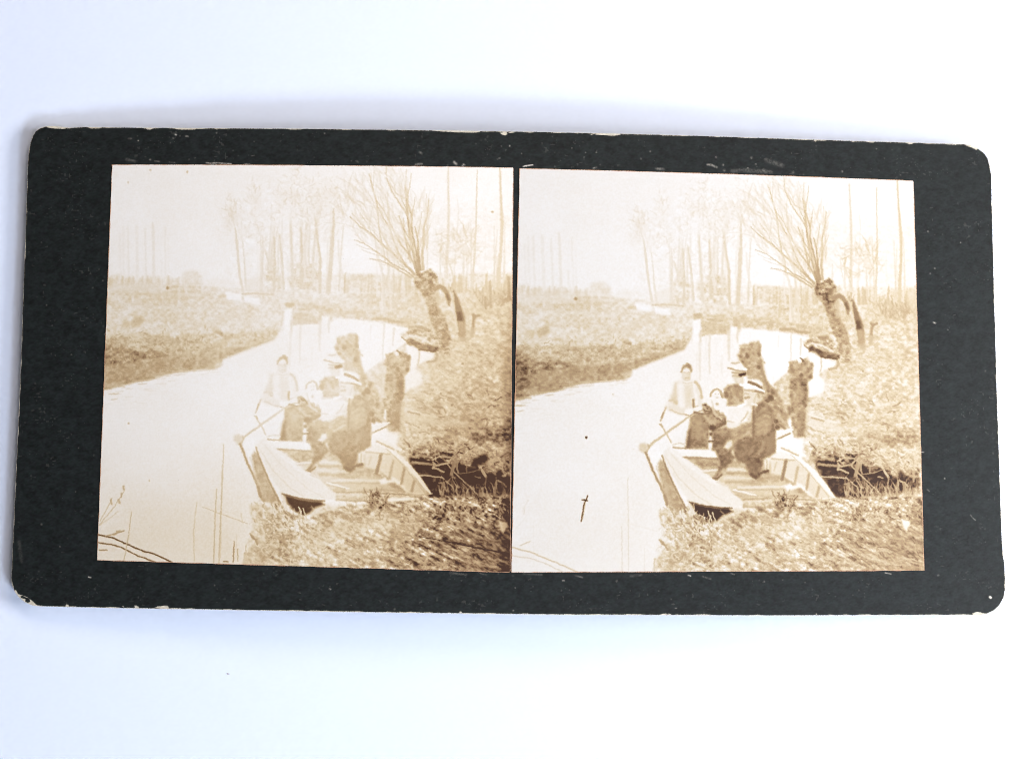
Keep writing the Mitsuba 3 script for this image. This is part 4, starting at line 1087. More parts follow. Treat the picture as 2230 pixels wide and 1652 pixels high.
('p',0,2,50,100,10,0,172,[1436,888,1454,878,1475,891,1513,908,1583,919,1595,926,1592,940,1569,946,1534,941,1502,938,1471,916,1440,910]),
('s',0,2,62,70,0,0,84,[1499,936,43,1537,940,43,1579,946,43]),
('s',0,2,60,70,0,0,113,[1588,933,71]),
('s',0,2,40,100,0,0,84,[1416,878,36,1436,895,36]),
('s',0,2,45,70,0,0,176,[1630,895,100,1636,902,100]),
('s',0,2,40,70,0,0,176,[1493,838,71,1514,848,71]),
('s',0,2,40,70,0,0,100,[1447,856,64]),
('p',0,2,34,100,10,0,214,[1551,769,1621,768,1641,839,1647,881,1650,906,1619,903,1598,857,1564,815]),
('g',0,2,520,20,40,257,32,10,30,35,[1598,896,1983,853,1985,1312,1437,1311,1439,1162,1559,1073]),
('g',0,2,220,30,50,343,29,10,42,60,[1440,1144,1983,1137,1984,1361,1422,1366]),
('p',0,2,10,70,0,0,490,[1438,1224,1521,1258,1591,1282,1696,1281,1730,1298,1590,1309,1486,1297,1424,1283]),
('s',0,2,8,80,0,0,100,[1438,1228,57,1521,1258,57,1591,1268,57]),
('s',0,2,35,70,0,0,84,[1448,1245,36,1507,1258,36]),
('s',0,2,12,80,0,0,69,[1384,1152,36,1425,1176,36,1488,1168,36,1558,1174,36]),
('s',0,2,34,70,0,0,116,[1574,1219,50,1613,1222,50]),
('s',0,2,38,70,0,0,116,[1662,1208,57]),
('s',0,2,36,70,0,0,100,[1607,1153,50]),
('s',0,2,36,70,0,0,100,[1709,1004,50]),
('p',0,2,30,60,10,0,490,[1730,1336,1758,1322,1836,1328,1889,1296,1972,1270,1991,1347,1990,1382,1764,1384]),
('s',0,2,2,80,0,0,100,[1864,1089,64]),
('s',0,2,3,70,0,0,144,[1765,1154,71]),
('s',0,2,5,60,0,0,176,[1678,1106,86]),
('p',0,2,33,100,10,0,193,[1511,647,1568,640,1589,720,1616,776,1646,862,1654,889,1591,890,1565,811,1538,732,1522,681]),
('p',0,2,26,80,0,0,214,[1573,657,1590,640,1597,742,1632,833,1648,878,1626,833,1589,731]),
('p',0,2,37,100,15,0,172,[1470,585,1484,551,1507,556,1547,529,1569,549,1583,577,1588,611,1573,652,1556,663,1516,664,1494,642,1469,605]),
('s',0,2,48,70,0,0,144,[1551,595,93,1557,612,93]),
('s',0,2,46,60,0,0,144,[1512,579,71]),
('s',0,2,46,60,0,0,116,[1523,624,64]),
('s',0,2,30,60,0,0,144,[1528,653,86]),
('s',0,2,46,60,0,0,100,[1572,577,64]),
('s',0,2,34,60,0,0,129,[1497,625,71]),
('s',0,2,38,100,0,0,129,[1571,634,114,1596,620,114,1616,631,114,1630,656,114,1641,684,114,1641,713,57]),
('s',0,2,56,70,0,0,129,[1630,662,71,1638,684,71]),
('s',0,2,44,100,0,0,160,[1650,627,43,1664,655,86,1672,684,143,1685,729,157,1696,769,200,1701,809,186,1705,854,157]),
('s',0,2,27,80,0,0,239,[1701,809,186,1708,877,186]),
('s',0,2,60,70,0,0,160,[1690,757,114,1695,780,114]),
('s',0,2,15,70,0,0,84,[1658,655,64,1663,718,64,1673,775,64,1683,843,64]),
('s',0,2,34,100,0,0,144,[1757,824,71,1761,790,71,1765,767,71,1759,759,71]),
('s',0,2,34,100,0,0,116,[1763,768,64,1787,761,64]),
('s',0,2,24,100,0,0,176,[1756,830,100,1753,864,100]),
('s',0,2,24,100,0,0,84,[1659,604,57,1654,638,57]),
('s',0,2,43,85,0,0,113,[1484,551,77,1474,497,69,1460,429,61,1442,340,52,1434,264,44,1427,190,36,1419,117,28]),
('s',0,2,31,75,0,0,76,[1460,429,29,1440,376,21,1414,327,14]),
('s',0,2,31,75,0,0,76,[1442,340,29,1456,276,21,1461,221,14]),
('s',0,2,31,75,0,0,76,[1434,264,29,1422,226,21,1398,170,14]),
('s',0,2,31,75,0,0,76,[1427,190,29,1442,115,21,1449,52,14]),
('s',0,2,41,85,0,0,113,[1493,548,68,1485,484,60,1469,412,53,1454,333,46,1452,263,39,1434,202,31,1426,147,24]),
('s',0,2,29,75,0,0,76,[1485,484,25,1462,446,21,1447,407,14]),
('s',0,2,29,75,0,0,76,[1469,412,25,1424,355,21,1397,304,14]),
('s',0,2,29,75,0,0,76,[1454,333,25,1435,270,21,1417,210,14]),
('s',0,2,29,75,0,0,76,[1452,263,25,1462,220,21,1469,175,14]),
('s',0,2,29,75,0,0,76,[1434,202,25,1434,173,21,1430,131,14]),
('s',0,2,36,85,0,0,84,[1470,562,58,1441,531,52,1405,495,47,1361,455,41,1308,411,36,1260,361,31,1202,325,25,1152,276,20]),
('s',0,2,26,75,0,0,76,[1441,531,21,1407,522,21,1386,498,14]),
('s',0,2,26,75,0,0,76,[1405,495,21,1386,462,21,1369,436,14]),
('s',0,2,26,75,0,0,76,[1361,455,21,1331,402,21,1299,344,14]),
('s',0,2,26,75,0,0,76,[1308,411,21,1284,366,21,1248,327,14]),
('s',0,2,26,75,0,0,76,[1260,361,21,1236,310,21,1200,257,14]),
('s',0,2,31,85,0,0,84,[1467,574,49,1427,543,43,1365,514,38,1319,476,33,1274,445,28,1228,413,22,1175,394,20]),
('s',0,2,22,75,0,0,76,[1427,543,18,1398,495,21,1363,461,14]),
('s',0,2,22,75,0,0,76,[1365,514,18,1313,505,21,1267,491,14]),
('s',0,2,22,75,0,0,76,[1319,476,18,1260,461,21,1211,441,14]),
('s',0,2,22,75,0,0,76,[1274,445,18,1226,435,21,1187,414,14]),
('s',0,2,22,75,0,0,76,[1228,413,18,1202,386,21,1177,365,14]),
('s',0,2,29,85,0,0,84,[1456,580,49,1406,549,42,1374,529,36,1346,514,30,1303,494,24,1252,487,20]),
('s',0,2,20,75,0,0,76,[1374,529,18,1338,519,21,1310,514,14]),
('s',0,2,31,85,0,0,113,[1513,538,68,1507,462,59,1514,385,51,1514,324,42,1529,265,34,1536,183,25]),
('s',0,2,22,75,0,0,76,[1507,462,25,1518,406,21,1534,332,14]),
('s',0,2,22,75,0,0,76,[1514,385,25,1534,346,21,1547,307,14]),
('s',0,2,22,75,0,0,76,[1514,324,25,1527,286,21,1541,255,14]),
('s',0,2,22,75,0,0,76,[1529,265,25,1523,212,21,1525,155,14]),
('s',0,2,31,85,0,0,84,[1476,528,49,1450,474,43,1405,416,38,1374,358,33,1345,300,28,1320,247,22,1279,191,20]),
('s',0,2,22,75,0,0,76,[1450,474,18,1441,433,21,1429,408,14]),
('s',0,2,22,75,0,0,76,[1405,416,18,1362,369,21,1309,323,14]),
('s',0,2,22,75,0,0,76,[1374,358,18,1339,311,21,1297,266,14]),
('s',0,2,22,75,0,0,76,[1345,300,18,1336,260,21,1335,219,14]),
('s',0,2,22,75,0,0,76,[1320,247,18,1313,212,21,1296,173,14]),
('s',0,2,34,85,0,0,84,[1490,522,49,1464,451,41,1431,397,34,1412,322,26,1391,268,20]),
('s',0,2,24,75,0,0,76,[1464,451,18,1459,399,21,1450,362,14]),
('s',0,2,24,75,0,0,76,[1412,322,18,1387,298,21,1370,264,14]),
('s',0,2,29,85,0,0,84,[1470,557,49,1417,499,44,1389,450,40,1368,396,36,1352,347,32,1323,292,28,1288,227,24,1261,140,20,1247,65,20]),
('s',0,2,20,75,0,0,76,[1417,499,18,1368,468,21,1324,424,14]),
('s',0,2,20,75,0,0,76,[1352,347,18,1327,313,21,1300,282,14]),
('s',0,2,20,75,0,0,76,[1323,292,18,1299,233,21,1289,174,14]),
('s',0,2,20,75,0,0,76,[1288,227,18,1261,192,21,1237,149,14]),
('s',0,2,20,75,0,0,76,[1261,140,18,1264,63,21,1268,-16,14]),
('s',0,2,31,85,0,0,84,[1451,500,49,1437,436,39,1422,375,30,1413,282,21]),
('s',0,2,22,75,0,0,76,[1422,375,18,1409,341,21,1397,298,14]),
('s',0,2,24,85,0,0,84,[1311,417,49,1295,336,42,1288,257,36,1278,182,30,1257,114,24,1240,54,20]),
('s',0,2,17,75,0,0,76,[1288,257,18,1265,214,21,1258,169,14]),
('s',0,2,17,75,0,0,76,[1278,182,18,1254,126,21,1222,67,14]),
('s',0,2,18,85,0,0,84,[1357,382,39,1343,300,31,1337,214,24,1322,164,20]),
('s',0,2,13,75,0,0,76,[1337,214,14,1334,161,21,1339,106,14]),
('s',0,2,22,85,0,0,84,[1327,497,39,1320,440,29,1298,379,20]),
('s',0,2,26,85,0,0,84,[1432,264,49,1356,148,39,1327,76,30,1323,17,21]),
('s',0,2,19,75,0,0,76,[1327,76,18,1323,10,21,1320,-45,14]),
('s',0,2,24,85,0,0,84,[1416,177,39,1373,152,29,1347,103,20]),
('s',0,2,17,75,0,0,76,[1373,152,14,1363,104,21,1338,62,14]),
('s',0,2,22,85,0,0,84,[1278,384,39,1235,353,31,1200,300,24,1162,261,20]),
('s',0,2,15,75,0,0,76,[1235,353,14,1211,339,21,1184,321,14]),
('s',0,2,15,75,0,0,76,[1200,300,14,1186,263,21,1171,236,14]),
('s',0,2,41,85,0,0,84,[1501,539,58,1489,459,47,1484,373,36,1470,324,25]),
('s',0,2,29,75,0,0,76,[1489,459,21,1500,409,21,1513,361,14]),
('s',0,2,29,75,0,0,76,[1484,373,21,1494,312,21,1504,247,14]),
('s',0,2,12,85,0,0,84,[1245,281,34,1199,219,27,1154,188,21,1110,152,20]),
('s',0,2,12,85,0,0,84,[1233,368,34,1195,341,29,1133,315,24,1086,307,20,1023,308,20]),
('s',0,2,8,75,0,0,76,[1195,341,13,1152,324,21,1115,324,14]),
('s',0,2,31,85,0,0,84,[1440,483,49,1453,417,36,1448,349,24]),
('s',0,2,22,75,0,0,76,[1453,417,18,1447,369,21,1436,327,14]),
('s',0,2,14,85,0,0,84,[1626,576,39,1610,486,31,1607,418,24,1592,407,20]),
('s',0,2,10,75,0,0,76,[1607,418,14,1595,397,21,1579,374,14]),
('s',0,2,17,85,0,0,84,[1660,569,39,1637,492,29,1613,422,20]),
('s',0,2,19,85,0,0,84,[1428,176,39,1421,106,29,1425,30,20]),
('s',0,2,14,75,0,0,76,[1421,106,14,1409,63,21,1395,27,14]),
('t',0,2,330,-205,35,857,23,19,[1134,116,1316,34,1418,66,1472,239,1479,522,1355,508,1199,386,1089,251]),
('t',0,2,60,-157,25,714,23,22,[1473,157,1542,173,1532,434,1502,527,1470,378]),
('s',0,2,6,70,0,0,207,[1230,78,129]),
('p',0,4,36,75,15,0,532,[1431,1415,1497,1379,1569,1393,1642,1421,1727,1406,1810,1471,1898,1499,1984,1499,1992,1622,1784,1644,1565,1649,1522,1595]),
('p',0,4,50,80,20,0,363,[1459,1451,1518,1426,1569,1422,1620,1418,1664,1435,1670,1472,1568,1494,1473,1484]),
('p',0,4,62,92,9,0,320,[1470,1476,1568,1472,1670,1493,1714,1486,1810,1500,1860,1536,1935,1535,1983,1542,1982,1579,1933,1593,1866,1622,1836,1615,1785,1623,1638,1638,1561,1641,1529,1602,1494,1545]),
('s',0,4,72,80,0,0,176,[1620,1425,114,1642,1428,114]),
('s',0,4,60,70,0,0,176,[1551,1382,86]),
('s',0,4,70,80,0,0,116,[1481,1462,64,1561,1472,64]),
('s',0,4,70,80,0,0,144,[1619,1494,100]),
('s',0,4,68,70,0,0,176,[1473,1494,86,1560,1501,86]),
('s',0,4,25,80,0,0,100,[1477,1476,64,1524,1480,64,1568,1483,64]),
('s',0,4,20,70,0,0,144,[1496,1440,71,1554,1447,71]),
('s',0,4,5,80,0,0,84,[1547,1416,64]),
('s',0,4,70,70,0,0,176,[1696,1482,100,1695,1500,100]),
('s',0,4,66,70,0,0,239,[1890,1521,143]),
('s',0,4,62,60,0,0,176,[1972,1521,100]),
('s',0,4,18,90,0,0,61,[1491,1537,36,1549,1539,36,1621,1546,36]),
('s',0,4,22,90,0,0,61,[1614,1541,36,1643,1566,36,1668,1587,36,1678,1612,36]),
('s',0,4,20,90,0,0,61,[1641,1479,39,1677,1519,39,1724,1562,39,1763,1598,39,1788,1625,39]),
('s',0,4,14,90,0,0,61,[1712,1399,64,1742,1402,64,1767,1431,64,1788,1471,64,1809,1507,64,1827,1536,64]),
('s',0,4,30,90,0,0,61,[1831,1536,43,1824,1572,43,1829,1594,43]),
('s',0,4,26,90,0,0,89,[1720,1402,86,1693,1421,86,1682,1457,86,1674,1493,86,1662,1530,86]),
('s',0,4,26,90,0,0,61,[1693,1457,50,1688,1493,50,1695,1522,50]),
('s',0,4,20,90,0,0,61,[1572,1461,43,1605,1443,43,1660,1446,43]),
('s',0,4,22,90,0,0,61,[1575,1472,50,1590,1487,50,1645,1475,50,1660,1457,50]),
('s',0,4,20,90,0,0,61,[1573,1501,50,1597,1505,50,1626,1519,50]),
('s',0,4,22,90,0,0,61,[1579,1483,64,1575,1501,64]),
('s',0,4,30,90,0,0,61,[1702,1524,32,1750,1518,32,1802,1500,32]),
('s',0,4,28,90,0,0,61,[1821,1496,36,1854,1503,36,1875,1528,36]),
('s',0,4,20,90,0,0,61,[1886,1554,50,1908,1564,50,1926,1582,50]),
('s',0,4,30,90,0,0,61,[1878,1557,64,1869,1615,64]),
('s',0,4,30,90,0,0,61,[1904,1568,64,1910,1615,64]),
('s',0,4,25,90,0,0,61,[1776,1536,36,1801,1543,36]),
('s',0,4,30,90,0,0,61,[1606,1573,43,1628,1569,43,1631,1595,43,1623,1630,43]),
('s',0,4,30,90,0,0,61,[1733,1464,50,1736,1515,50]),
('s',0,4,25,90,0,0,61,[1958,1499,50,1956,1557,50]),
('s',0,4,45,90,0,0,61,[1466,1484,29,1480,1520,29]),
('s',0,4,35,90,0,0,61,[1580,1425,29,1641,1472,29]),
('s',0,4,35,90,0,0,61,[1743,1493,36,1773,1493,36]),
('s',0,4,40,90,0,0,61,[1971,1542,43,1978,1593,43]),
('s',0,4,30,90,0,0,61,[1667,1439,43,1670,1472,43,1662,1519,43]),
('s',0,4,50,90,0,0,61,[1625,1559,29,1669,1548,29]),
('s',0,4,40,90,0,0,61,[1654,1537,36,1683,1547,36]),
('g',0,4,130,145,35,486,26,16,40,80,[1617,1569,1970,1593,1980,1644,1601,1652]),
('g',0,4,170,30,60,286,29,10,60,70,[1424,1365,1716,1377,1937,1448,1984,1491,1714,1471,1460,1422]),
('g',0,4,110,50,60,314,29,10,45,60,[1767,1413,1990,1426,1988,1499,1839,1500]),
('p',0,4,24,100,13,10,151,[695,1721,720,1702,775,1708,837,1683,868,1727,973,1764,1130,1702,1287,1680,1478,1661,1561,1648,1670,1641,1989,1634,2061,1637,2061,2079,629,2070,660,2000,696,1912,730,1881,702,1850,711,1789]),
('p',0,4,16,60,0,0,1126,[1035,1863,1223,1814,1443,1864,1539,1777,1541,1701,1287,1714,1098,1777]),
('p',0,4,30,70,6,12,1339,[1668,1752,2012,1720,2004,2016,1726,2015,1536,1952]),
('p',0,4,34,70,16,0,278,[695,1721,720,1702,775,1708,837,1683,862,1727,899,1777,868,1808,788,1814,720,1807]),
('p',0,4,40,55,10,0,702,[986,1727,1073,1702,1224,1721,1299,1702,1318,1733,1160,1777,1035,1789]),
('p',0,4,42,40,10,0,914,[714,1887,862,1851,998,1888,911,1949,751,1986]),
('p',0,4,44,45,0,0,1551,[1794,1865,2010,1815,2004,2016,1727,2009]),
('p',0,2,33,100,9,0,172,[1334,992,1352,960,1376,953,1386,970,1400,959,1422,949,1437,959,1456,969,1457,1004,1455,1032,1441,1060,1423,1068,1426,1099,1429,1144,1425,1179,1414,1207,1413,1283,1416,1339,1357,1343,1347,1312,1345,1236,1328,1229,1325,1184,1346,1177,1336,1146,1336,1093,1345,1041,1330,1013]),
('p',0,2,48,70,10,0,320,[1399,1068,1425,1068,1428,1110,1429,1151,1422,1183,1404,1197,1394,1162]),
('p',0,2,44,60,0,0,575,[1383,1208,1414,1207,1412,1339,1381,1339]),
('s',0,2,56,65,0,0,160,[1396,1033,100,1398,1037,100]),
('s',0,2,52,65,0,0,160,[1445,1036,86,1447,1040,86]),
('s',0,2,56,65,0,0,131,[1406,956,57,1408,960,57]),
('s',0,2,47,65,0,0,160,[1451,976,86,1453,980,86]),
('s',0,2,50,65,0,0,131,[1344,1133,64,1346,1137,64]),
('s',0,2,50,65,0,0,131,[1338,1212,57,1340,1216,57]),
('s',0,2,45,65,0,0,131,[1351,1249,64,1354,1254,64]),
('s',0,2,43,65,0,0,160,[1351,1006,86,1353,1010,86]),
('s',0,2,25,65,0,0,160,[1372,991,100,1374,996,100]),
('s',0,2,25,65,0,0,160,[1410,1001,129,1412,1006,129]),
('s',0,2,50,65,0,0,160,[1411,1176,86,1413,1180,86]),
('s',0,2,27,65,0,0,160,[1378,1110,86,1380,1114,86]),
('s',0,2,29,65,0,0,160,[1363,1163,86,1365,1167,86]),
('s',0,2,50,65,0,0,160,[1415,1148,71,1417,1152,71]),
('s',0,2,45,65,0,0,131,[1341,967,57,1343,972,57]),
('s',0,2,45,65,0,0,160,[1392,1061,71,1394,1065,71]),
('s',0,2,38,65,0,0,160,[1372,1277,86,1374,1281,86]),
('p',0,2,3,100,0,0,151,[1380,956,1394,953,1400,966,1393,970]),
('s',0,2,50,100,0,0,69,[1394,945,36,1411,959,36]),
('p',0,3,31,100,8,0,203,[1090,884,1117,877,1131,880,1145,866,1186,862,1195,890,1193,928,1206,956,1203,988,1209,1022,1226,1064,1246,1091,1277,1108,1284,1136,1301,1160,1304,1195,1328,1229,1327,1299,1265,1306,1245,1248,1211,1161,1130,1058,1110,989,1089,961,1076,934,1089,912]),
('s',0,3,56,75,0,0,129,[1127,934,107,1130,937,107]),
('s',0,3,43,75,0,0,147,[1138,905,64,1140,907,64]),
('s',0,3,43,75,0,0,147,[1103,907,64,1106,910,64]),
('s',0,3,52,75,0,0,129,[1188,928,71,1190,931,71]),
('s',0,3,58,75,0,0,129,[1184,991,100,1186,994,100]),
('s',0,3,60,75,0,0,129,[1242,1147,143,1245,1150,143]),
('s',0,3,58,75,0,0,129,[1225,1161,100,1228,1164,100]),
('s',0,3,43,75,0,0,147,[1213,970,36,1216,973,36]),
('s',0,3,28,75,0,0,129,[1165,890,107,1168,893,107]),
('s',0,3,30,75,0,0,129,[1158,946,100,1161,949,100]),
('s',0,3,30,75,0,0,100,[1179,904,57,1182,907,57]),
('s',0,3,52,75,0,0,129,[1103,965,71,1106,967,71]),
('s',0,3,66,75,0,0,129,[1265,1261,114,1268,1264,114]),
('s',0,3,66,75,0,0,129,[1274,1292,100,1276,1295,100]),
('s',0,3,50,75,0,0,129,[1253,1119,86,1256,1122,86]),
('s',0,3,46,75,0,0,129,[1266,1192,100,1269,1195,100]),
('s',0,3,43,75,0,0,147,[1158,925,57,1161,928,57]),
('s',0,3,50,75,0,0,129,[1093,940,71,1095,943,71]),
('s',0,3,50,75,0,0,129,[1293,1212,71,1296,1215,71]),
('s',0,3,50,75,0,0,129,[1229,1113,71,1232,1115,71]),
('s',0,3,25,80,0,0,84,[1279,1230,50,1313,1275,50,1334,1295,50]),
('s',0,3,47,80,0,0,131,[1282,1278,50,1313,1299,50]),
('s',0,3,47,80,0,0,131,[1262,1251,36,1279,1306,36]),
('s',0,3,27,60,0,0,239,[1151,1009,114,1178,1065,114,1208,1113,114]),
('s',0,3,46,60,0,0,207,[1196,963,86,1209,1029,86,1229,1085,86]),
('s',0,3,46,60,0,0,176,[1191,879,71,1189,928,71]),
('p',0,3,10,100,0,0,246,[772,1077,802,1059,829,1072,857,1062,884,1075,901,1103,907,1151,905,1196,863,1206,836,1234,789,1231,742,1214,725,1194,742,1160,762,1118]),
('p',0,3,20,85,0,0,288,[768,1077,782,1076,785,1152,782,1187,762,1180,745,1166,762,1118]),
('p',0,3,17,70,0,0,309,[816,1097,856,1096,856,1196,819,1200]),
('p',0,3,5,80,0,0,267,[785,1083,812,1083,816,1200,789,1207]),
('s',0,3,26,90,0,0,100,[870,1072,64,887,1089,64,899,1117,64,902,1151,64]),
('s',0,3,6,100,0,0,129,[863,1089,71,873,1131,71,877,1179,71]),
('s',0,3,43,100,0,0,116,[862,1162,57,861,1186,57,865,1203,57]),
('s',0,3,34,100,0,0,116,[867,1201,36,883,1194,36]),
('s',0,3,29,80,0,0,147,[772,1173,64,779,1180,64]),
('s',0,3,22,100,0,0,100,[742,1166,43,762,1163,43,782,1169,43]),
('p',0,3,13,100,0,0,246,[728,1194,769,1187,816,1207,836,1217,833,1241,789,1235,742,1218]),
('s',0,3,28,80,0,0,116,[745,1211,29,789,1229,29,823,1233,29]),
('s',0,3,5,100,0,0,113,[833,1222,143,856,1220,143]),
('s',0,3,39,100,0,0,116,[823,1236,29,843,1242,29,867,1225,29,904,1213,29]),
('s',0,3,6,100,0,0,113,[870,1210,93,890,1201,93,911,1203,93]),
('s',0,3,13,100,0,0,129,[827,1017,236,827,1045,236]),
('s',0,3,20,70,0,0,116,[841,1024,57,841,1048,57]),
('s',0,3,22,50,0,0,116,[811,1025,43,843,1024,43]),
('s',0,3,5,80,0,0,113,[816,1014,100,836,1013,100]),
('s',0,3,40,100,0,0,147,[802,1023,29,806,1009,43,816,995,64,831,988,79,845,994,79,850,1010,57,850,1020,29]),
('s',0,3,44,100,0,0,113,[833,985,71,841,996,71]),
('s',0,3,30,100,0,0,84,[833,980,43]),
('s',0,3,20,80,0,0,69,[812,1025,29,821,1025,29]),
('s',0,3,20,80,0,0,69,[834,1025,29,843,1024,29]),
('s',0,3,18,70,0,0,84,[824,1027,29,833,1041,29]),
('s',0,3,24,80,0,0,69,[823,1052,29,836,1052,29]),
('s',0,3,18,80,0,0,69,[816,1059,36,829,1064,36,843,1057,36]),
('s',0,3,17,80,0,0,84,[812,1076,36,833,1080,36,853,1076,36]),
('s',0,3,16,80,0,0,84,[816,1090,29,836,1093,29,856,1088,29]),
('s',0,3,16,80,0,0,100,[775,1080,43,768,1111,43]),
('p',0,3,5,100,0,0,203,[759,1293,833,1246,843,1248,838,1316,829,1389,735,1389,749,1358]),
('p',0,3,44,100,7,0,203,[845,1246,870,1230,914,1233,924,1264,937,1302,937,1357,937,1404,823,1405,833,1354,838,1310]),
('p',0,3,64,80,0,0,288,[833,1320,850,1309,849,1389,824,1398]),
('p',0,3,34,70,0,0,437,[860,1255,897,1251,910,1302,897,1357,870,1337]),
('s',0,3,53,100,0,0,131,[867,1222,50,887,1229,50,914,1232,50]),
('p',0,3,50,100,20,0,203,[907,1185,928,1175,958,1202,955,1223,924,1225,907,1216]),
('s',0,3,25,80,0,0,69,[914,1192,43,924,1209,43,941,1213,43]),
('s',0,3,5,100,0,0,129,[975,1129,200,975,1142,200]),
('s',0,3,30,100,0,0,84,[945,1142,50,948,1126,50,962,1111,50,979,1105,50,994,1115,50,1001,1136,50,1003,1146,50]),
('s',0,3,34,80,0,0,131,[999,1129,50,1006,1146,50]),
('s',0,3,20,80,0,0,69,[967,1130,21,972,1130,21]),
('s',0,3,20,80,0,0,69,[982,1131,21,987,1131,21]),
('s',0,3,26,80,0,0,69,[972,1149,21,982,1148,21]),
('p',0,3,5,100,0,0,203,[919,1151,958,1150,975,1159,999,1152,1023,1158,1024,1198,1006,1215,978,1216,955,1202,924,1178]),
('s',0,3,29,100,0,0,131,[978,1181,64]),
('s',0,3,14,100,0,0,84,[951,1164,36,958,1195,36]),
('p',0,3,45,100,10,0,203,[914,1227,958,1206,978,1216,992,1240,1023,1243,1022,1281,978,1308,937,1309,921,1278]),
('s',0,3,20,80,0,0,100,[955,1199,64,968,1230,64,999,1253,64]),
('s',0,3,30,80,0,0,129,[1002,1231,114]),
('s',0,3,47,80,0,0,116,[985,1216,36,989,1233,36,1012,1239,36]),
('s',0,3,28,80,0,0,144,[917,1240,71,948,1278,71,965,1278,71]),
('s',0,3,66,85,0,0,144,[954,1298,143,965,1309,143]),
('s',0,3,55,100,0,0,131,[978,1298,50,1019,1270,50]),
('s',0,3,72,80,0,0,144,[948,1329,100]),
('p',0,3,42,100,6,0,224,[958,1322,978,1302,1022,1291,1073,1294,1080,1335,1073,1404,1018,1418,954,1418,951,1357]),
('p',0,3,36,100,7,0,203,[1011,1105,1034,1084,1075,1076,1102,1079,1115,1128,1108,1176,1074,1185,1027,1189,1027,1150,1016,1146]),
('s',0,3,52,80,0,0,144,[1020,1129,114,1023,1139,114]),
('s',0,3,26,70,0,0,176,[1050,1111,71,1074,1163,71]),
('s',0,3,43,80,0,0,131,[1078,1083,64]),
('s',0,3,40,70,0,0,147,[1085,1094,43,1078,1128,43]),
('p',0,3,20,100,0,0,224,[1058,1021,1109,1020,1109,1072,1088,1083,1068,1073,1058,1045]),
('s',0,3,13,80,0,0,144,[1085,1059,157]),
('s',0,3,68,100,0,0,113,[1092,1034,86,1113,1029,86]),
('s',0,3,39,80,0,0,131,[1054,1021,43,1089,1024,43]),
('s',0,3,30,70,0,0,84,[1054,1038,43,1089,1041,43]),
('p',0,3,5,100,0,0,182,[1041,997,1048,976,1062,969,1089,968,1103,989,1103,1006,1075,1010]),
('s',0,3,30,85,0,0,131,[1053,974,43,1068,976,43,1086,971,43]),
('s',0,3,4,100,0,0,97,[1037,997,86,1068,996,86,1096,1001,86,1120,1005,86]),
('s',0,3,39,100,0,0,116,[1032,1000,36,1055,1004,36,1075,1011,36,1116,1017,36]),
('p',0,3,45,100,5,0,203,[1175,1176,1205,1163,1234,1184,1250,1226,1262,1276,1264,1360,1260,1435,1231,1443,1198,1435,1174,1361,1149,1352,1139,1311,1154,1244]),
('p',0,3,32,80,4,0,288,[1175,1231,1217,1197,1246,1243,1245,1310,1207,1340,1170,1331,1162,1277]),
('s',0,3,53,80,0,0,131,[1158,1193,57,1155,1261,57,1151,1352,57]),
('s',0,3,48,70,0,0,131,[1175,1245,50,1207,1220,50,1242,1233,50]),
('s',0,3,41,70,0,0,131,[1174,1270,43,1216,1248,43,1241,1256,43]),
('s',0,3,43,70,0,0,131,[1164,1349,43,1199,1352,43,1230,1344,43]),
('s',0,3,54,70,0,0,144,[1253,1285,71,1250,1360,71,1256,1431,71]),
('s',0,3,34,70,0,0,160,[1190,1361,71,1215,1410,71]),
('s',0,3,43,60,0,0,147,[1242,1193,50,1258,1243,50]),
('p',0,3,34,100,6,0,224,[1083,1278,1151,1265,1149,1352,1095,1382,1048,1366,1050,1320]),
('s',0,3,43,70,0,0,131,[1083,1320,43,1112,1293,43,1145,1287,43]),
('s',0,3,41,70,0,0,131,[1058,1353,43,1091,1328,43]),
('s',0,3,24,70,0,0,100,[1091,1353,57,1133,1319,57]),
('s',0,3,45,70,0,0,131,[1095,1380,43,1145,1354,43]),
('p',0,3,7,100,0,0,203,[1027,1203,1092,1194,1129,1194,1148,1210,1129,1244,1083,1271,1027,1266]),
('s',0,3,22,80,0,0,69,[1034,1191,36,1075,1186,36,1117,1177,36]),
('s',0,3,3,100,0,0,69,[1084,1191,57,1117,1180,57]),
('s',0,3,34,80,0,0,116,[1029,1266,36,1058,1271,36]),
('s',0,3,26,70,0,0,100,[1129,1219,43,1117,1244,43,1096,1265,43]),
('p',0,3,10,100,0,0,203,[1027,1272,1083,1271,1091,1286,1058,1303,1027,1299]),
('p',0,3,14,100,0,0,182,[1111,1108,1176,1102,1188,1130,1177,1168,1152,1185,1127,1179,1112,1148]),
('s',0,3,30,80,0,0,84,[1114,1110,50,1147,1111,50,1186,1119,50]),
('s',0,3,28,80,0,0,69,[1116,1127,36,1134,1131,36]),
('s',0,3,38,90,0,0,116,[1117,1150,50,1136,1146,50]),
('s',0,3,20,80,0,0,100,[1171,1134,50,1160,1170,50]),
('s',0,3,36,80,0,0,131,[1181,1129,57,1184,1143,57]),
('s',0,3,5,80,0,0,84,[1150,1178,50,1174,1183,50]),
('s',0,3,17,80,0,0,69,[1114,1135,29,1111,1145,29]),
('p',0,3,5,100,0,0,182,[1116,1086,1128,1057,1155,1052,1186,1058,1203,1072,1204,1100,1176,1099,1130,1086]),
('s',0,3,50,100,0,0,97,[1136,1069,71,1168,1080,71,1196,1097,71]),
('s',0,3,3,100,0,0,69,[1093,1083,64,1128,1084,64,1168,1097,64,1209,1117,64]),
('s',0,3,43,100,0,0,116,[1167,1113,43,1206,1124,43]),
('p',0,3,27,100,6,0,224,[882,1476,1022,1457,1103,1456,1240,1456,1303,1528,1452,1646,1066,1642,1026,1584,976,1557,914,1516]),
